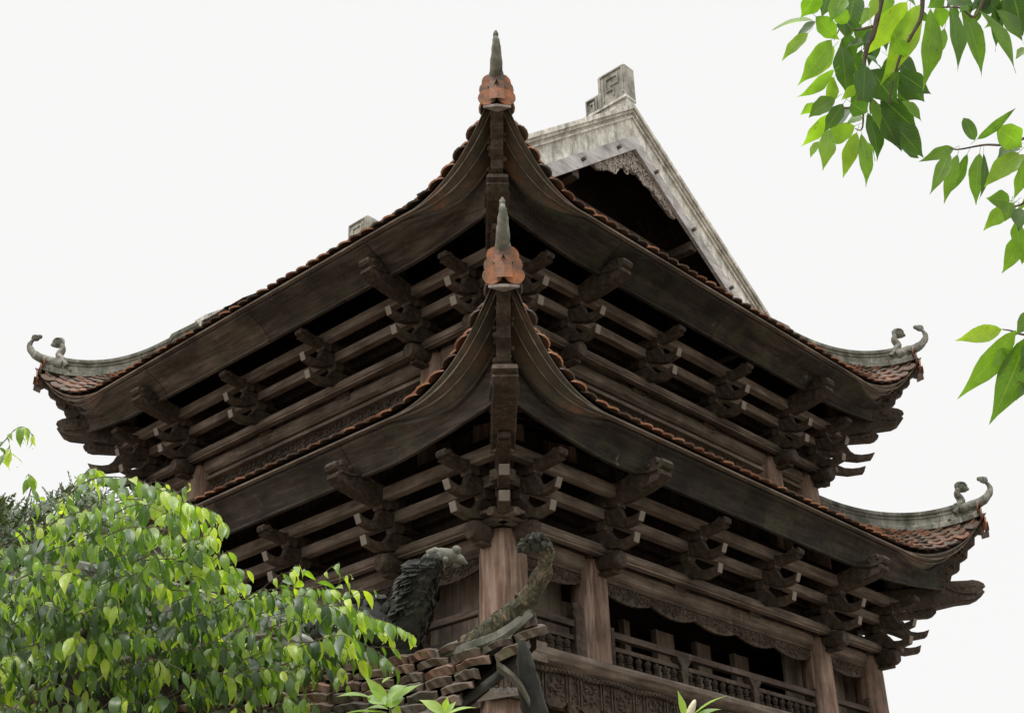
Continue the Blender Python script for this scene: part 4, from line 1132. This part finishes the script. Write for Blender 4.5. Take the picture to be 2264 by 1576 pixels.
# --- dark conifer behind it
con = empty('conifer_tree', Vector((*at(60, 1400, 9.5).xy, GZ)))
tag(con, 'dark scaly-leaved conifer rising behind the bright leaves at the left edge', 'tree')
cl = MB(); rr = random.Random(33)
CP = [(-60,1135),(0,1110),(60,1130),(110,1105),(150,1085),(185,1075),(210,1080),(235,1090),(225,1140),(240,1200),(300,1290),(300,1600),(-60,1600)]
cnt = 0
while cnt < 3200:
    x, y = rr.uniform(-60, 300), rr.uniform(1035, 1500)
    if not inpoly(x, y, CP) or (y > 1260 and rr.random() < .6): continue
    cnt += 1; D = rr.uniform(8.6, 10.2); b = at(x, y, D)
    up_ = Vector((rr.uniform(-.8,.8), rr.uniform(-.8,.8), rr.uniform(-.3,1))).normalized(); sp_ = up_.orthogonal().normalized()
    L = rr.uniform(.07,.13)
    for i in range(9):
        q = i/9; s_ = 1 if i % 2 else -1
        leaf(cl, b+up_*L*q, up_*.8+sp_*s_*.8*(1-q*.5), up_.cross(sp_), L*.42*(1-.5*q), .016, rr.random(), .3, .2, 2)
        if i % 3 == 0: leaf(cl, b+up_*L*q, up_, up_.cross(sp_), L*.4, .018, rr.random(), .2, .2, 2)
o = cl.build('crown', LC, None, recalc=False); o.parent = con; o.location = -con.location
tk = MB(); tk.tube(cat([con.location, con.location+Vector((.05,0,2.5)), at(70,1150,9.5)], 6), [.16-.012*i for i in range(13)], 8); o = tk.build('trunk', TW, None); o.parent = con; o.location = -con.location

# --- broad-leaved tree overhanging at the upper right
mt = empty('overhanging_tree', Vector((*at(3900, 900, 5.4).xy, GZ)))
tag(mt, 'tree overhanging the upper right corner with long pointed translucent green leaves', 'tree')
ml = MB(); mtb = MB(); rr = random.Random(5)
LV = [(480,160,165,210,90,.85),(500,170,335,310,95,.25),(440,255,245,465,75,.85),(500,130,680,300,110,.75),(620,310,375,650,125,.75),(640,360,400,625,105,.9),(640,540,365,740,85,.75),(700,350,740,730,120,.25),(640,600,565,790,110,.8),(820,660,700,775,60,.85),
(520,-90,395,150,140,.6),(600,-60,560,130,100,.25),(720,-40,610,170,110,.75),(810,-80,760,330,140,.3),(960,-60,910,170,75,.9),(1200,20,885,425,150,1.0),(1300,40,1000,620,150,.95),(1380,70,1350,700,150,.7),(1060,-60,1010,140,90,.7),(1110,-60,1290,60,110,.6),
(1530,50,1610,540,130,.45),(1620,50,1800,585,130,.5),(1430,50,1480,220,100,.6),(1490,220,1440,450,60,.75),(1760,90,2050,545,150,.6),(1850,20,1900,390,140,.15),(1890,80,2115,320,150,.5),(2000,-70,2110,270,210,.1),(2110,370,2040,455,50,.8),(1480,-60,1360,60,110,.4),(1500,-40,1700,40,120,.3),(1720,-30,1950,60,140,.1),(1650,0,1620,90,70,.5),
(740,380,860,650,110,.2),(850,420,1010,520,120,.2),(870,500,880,850,130,.2),(920,540,1140,790,170,.1),(1050,430,1310,620,140,.2),(1150,590,1330,780,160,.15),(1130,560,1395,712,120,.1),(1010,760,1280,995,150,.15),(1160,780,1315,942,90,.7),(950,790,1165,1155,120,.15),(1090,950,1325,1200,150,.2),(1160,1140,1305,1218,60,.2),(940,760,1000,1000,60,.6),
(650,760,450,905,110,.5),(710,800,565,1020,90,.3),(755,830,615,1005,90,.2),(510,800,390,880,60,.8),(590,880,385,1125,85,.85),(800,970,520,1100,110,.8),(600,1000,560,1295,100,.8),(860,900,740,950,80,.7),(815,1020,700,1360,90,.9),(850,1030,880,1440,100,.7),(900,870,960,1240,115,.2),(525,1090,458,1210,60,.85),(770,790,890,880,110,.3),(900,1100,960,1240,60,.8),
(700,120,740,300,90,.3),(760,180,860,330,120,.3),(900,60,850,200,90,.7),(1120,300,1200,440,100,.6),(1080,620,1140,560,60,.3),(740,180,640,60,90,.7),(860,330,730,360,100,.3),
(1560,1140,1305,1228,75,.6),(1530,1180,1385,1475,85,.7),(1590,1190,1475,1555,80,.7),(1665,1185,1505,1515,70,.4),(1760,1180,1715,1565,95,.6),(1790,1180,1780,1530,60,.2),(1740,1072,2040,848,65,.5),(1890,985,2085,1140,150,.75),(2060,1120,1890,1215,100,.45),(2060,1175,1803,1435,115,.85),(2110,1190,1980,1340,90,.8),(2110,1220,2010,1540,100,.7),(1990,1545,1815,1520,110,.55),
(2000,1560,1960,1700,90,.6),(2030,1560,1790,1770,100,.8),(2110,1500,2050,1650,80,.5),(2060,1600,2060,1760,90,.4),(2040,1700,2090,1950,80,.6),(2110,1780,1925,2090,110,.7),(2110,1900,2090,2040,60,.5)]
for i, (x0, y0, x1, y1, w, r) in enumerate(LV):
    X0, Y0, X1, Y1 = [1660+x0/3.478, y0/3.478, 1660+x1/3.478, y1/3.478]
    D = 4.0 + rr.uniform(-.15, .15) + (.15 if r < .3 else 0)
    a, b = at(X0, Y0, D), at(X1, Y1, D + rr.uniform(-.05,.05))
    d = b-a; L = d.length*1.03
    side = RT if abs(d.normalized().dot(RT)) < .7 else UP
    n = -FWD*1.0 + side*rr.uniform(-.7,.7) + Vector((0,0,rr.uniform(-.4,.9)))
    # start direction turned a little above the chord so the curl ends on the tip
    leaf(ml, a, d.normalized()+n.normalized()*.15, n, L, w/3.478*D/FPX*1.32, r, rr.uniform(.3,.6), rr.uniform(.12,.35), 12, wav=.035, sickle=rr.uniform(-.55,.55), pet=.022)
for i in range(80):   # smaller leaves deep in the cluster
    x0, y0 = rr.choice(((900,400),(860,600),(960,250),(1100,450),(860,760),(1150,620),(760,300),(1000,700),(1250,120),(1600,10),(1800,0),(1950,20)))
    x0 += rr.uniform(-60,60); y0 += rr.uniform(-60,60); th = rr.uniform(.2, 2.9); L_ = rr.uniform(110, 250)
    D = 4.22+rr.uniform(0,.2); a = at(1660+x0/3.478, y0/3.478, D); b = at(1660+(x0+L_*math.cos(th)*.7)/3.478, (y0+L_*math.sin(th))/3.478, D)
    leaf(ml, a, b-a, -FWD+RT*rr.uniform(-1,1)+UP*rr.uniform(-.2,1), (b-a).length, L_*.40/3.478*D/FPX, rr.uniform(.0,.5), .5, .25, 8, wav=.03, sickle=rr.uniform(-.5,.5), pet=.02)
# unseen rest of the crown past the right edge, added to shade facade R
CC = at(3500, 200, 7.0)
cnt = 0
while cnt < 3600:
    p = Vector((rr.gauss(0,1), rr.gauss(0,1), rr.gauss(0,1))).normalized()*(rr.random()**.4); p = CC + Vector((p.x*3.3, p.y*3.3, p.z*2.6))
    q = p-CPOS; zz_ = q.dot(FWD)
    if zz_ > .2 and 1132+FPX*q.dot(RT)/zz_ < 2420: continue
    cnt += 1
    leaf(ml, p, Vector((rr.uniform(-1,1), rr.uniform(-1,1), rr.uniform(-1,.1))), Vector((rr.uniform(-.5,.5), rr.uniform(-.5,.5), 1)), rr.uniform(.2,.32), rr.uniform(.08,.12), rr.random()*.6, .5, .2, 3)
bl = MB()
c0, c1 = at(1660+1722/3.478, 1080/3.478, 4.0), at(1660+1640/3.478, 905/3.478, 4.0)
leaf(ml, c0, c1-c0, -FWD+RT*.3, (c1-c0).length, .045, .45, .1, .1, 8, blunt=True)
for (x0, y0, x1, y1, w, r) in ((2215,728,2122,750,34,1.0),(2246,730,2131,880,46,.7),(2270,745,2204,936,66,.5),(2226,768,2195,812,24,.9),(2268,838,2253,882,18,.6),(2275,690,2252,738,30,.5),(2290,740,2262,820,40,.5)):
    a, b = at(x0, y0, 3.9), at(x1, y1, 3.85); leaf(ml, a, b-a, -FWD+RT*.3+UP*.2, (b-a).length*1.02, w*3.9/FPX*1.15, r, .3, .2, 8, wav=.02)
def zt4(p, D=4.05): return [at(1660+x/3.478, y/3.478, D) for x, y in p]
for pl, r_ in (([(2500,900),(2101,1065),(1950,1115),(1800,1115),(1600,1150),(1530,1140)],.006), ([(1100,-500),(960,200),(900,350),(870,500),(860,700),(780,820),(700,830)],.010), ([(960,200),(800,230),(720,170),(640,310)],.005), ([(860,700),(860,980),(800,990)],.004), ([(1300,-500),(1320,60),(1250,250),(1160,410),(1100,600),(1060,800)],.008), ([(1900,-500),(1750,100),(1600,60),(1380,60)],.006), ([(2500,1300),(2101,1560),(2030,1600),(2060,1780)],.005), ([(2500,2500),(2264,2585),(2080,2570),(2010,2545),(1935,2532)],.006)):
    P = zt4(pl); mtb = MB(); mtb.tube(cat(P, 5), [r_*(1-.7*i/(5*(len(P)-1))) for i in range(5*(len(P)-1)+1)], 6, jit=.1)
    o = mtb.build('branch', TW, None); o.parent = mt; o.location = -mt.location
o = ml.build('crown', LM, None, smooth=True, recalc=False); o.parent = mt; o.location = -mt.location
T0 = mt.location; top = at(3800, 300, 5.5)
tk = MB(); tk.tube(cat([T0, T0+Vector((.05,.03,2)), top, top+Vector((0,0,2))], 6), [.20-.005*i for i in range(19)], 12, jit=.04)
for px, py in ((1100,-500),(1300,-500),(1900,-500),(2500,900),(2500,1300),(2500,2500)):
    e_ = zt4([(px, py)])[0]
    tk.tube(cat([top+Vector((0,0,-.3 if py > 0 else .6)), (top+e_)/2+Vector((0,0,.12)), e_], 5), [.05-.004*i for i in range(11)], 8)
o = tk.build('trunk', TW, None, smooth=True); o.parent = mt; o.location = -mt.location

# --- shoot tips of shrubs at the bottom edge
def shrub(name, label, fnpx, leaves, stem, D, cat_='shrub', bud=None, W_=.40):
    b0 = at(*stem, D); r = empty(name, Vector((b0.x, b0.y, GZ)))
    tag(r, label, cat_)
    lm = MB(); rr = random.Random(len(leaves))
    for (x0, y0, x1, y1, w, rn) in leaves:
        a = at(*fnpx(x0, y0), D+rr.uniform(-.03,.03)); b = at(*fnpx(x1, y1), D+rr.uniform(-.06,.04)); d = b-a
        leaf(lm, a, d+Vector((0,0,.15))*d.length, Vector((0,0,1))-FWD*rr.uniform(.3,1.2), d.length*1.06, w*D/FPX*1.1, rn, .45, .25, 7)
    for k in range(26):   # leaves further down the stem, below the frame
        z = b0.z - .12 - k*.08; p = Vector((b0.x+rr.uniform(-.05,.05), b0.y+rr.uniform(-.05,.05), z))
        leaf(lm, p, Vector((rr.uniform(-1,1), rr.uniform(-1,1), .3)), Vector((0,0,1)), .12, .045, rr.random(), .5, .2, 5)
    o = lm.build('leaves', LS, None, smooth=True, recalc=False); o.parent = r; o.location = -r.location
    st = MB(); st.tube(cat([r.location, r.location+Vector((.04,.02,2)), b0], 5), [.014-.0009*i for i in range(11)], 6)
    o = st.build('stem', TW, None); o.parent = r; o.location = -r.location
    if bud:
        bm_ = MB(); a, b = at(*fnpx(bud[0], bud[1]), D-.02), at(*fnpx(bud[2], bud[3]), D-.02)
        bm_.tube(cat([a, (a+b)/2, b], 4), [.011,.012,.0135,.0135,.0125,.011,.009,.006,.001], 9); o = bm_.build('bud', BUD, None, smooth=True); o.parent = r; o.location = -r.location
fA = lambda x, y: (620+x/3.65, 1400+y/3.65)
fC = lambda x, y: (1480+x/3.98, 1180+y/3.98)
shrub('shrub', 'bright yellow-green shrub shoot rising in front of the old tiles', fA,
      [(885,600,680,355,26,.7),(880,560,1112,408,22,.5),(865,490,1015,418,22,.4),(740,520,480,495,24,.4),(850,570,690,500,38,.45),(890,600,965,455,34,.5),(870,610,690,600,26,.5),(820,400,900,340,14,.4),(860,640,480,640,24,.3),(900,620,970,640,26,.7),(760,480,740,400,16,.8)], fA(885,600), 4.6)
shrub('shrub', 'small fresh shrub tip with spreading leaves just right of the larger shoot', fA,
      [(1325,650,1128,538,26,.8),(1325,640,1345,522,16,.9),(1335,650,1418,546,12,.6),(1345,655,1572,584,24,.8),(1330,650,1250,660,20,.6)], fA(1330,650), 4.6)
shrub('budding_shrub', 'budding shrub tip with a pale pointed bud below the balustrade', fC,
      [(140,1640,92,1385,16,.7),(200,1600,482,1405,18,.6),(220,1620,462,1525,20,.5)], fC(170,1620), 4.4, bud=(165,1620,228,1455))
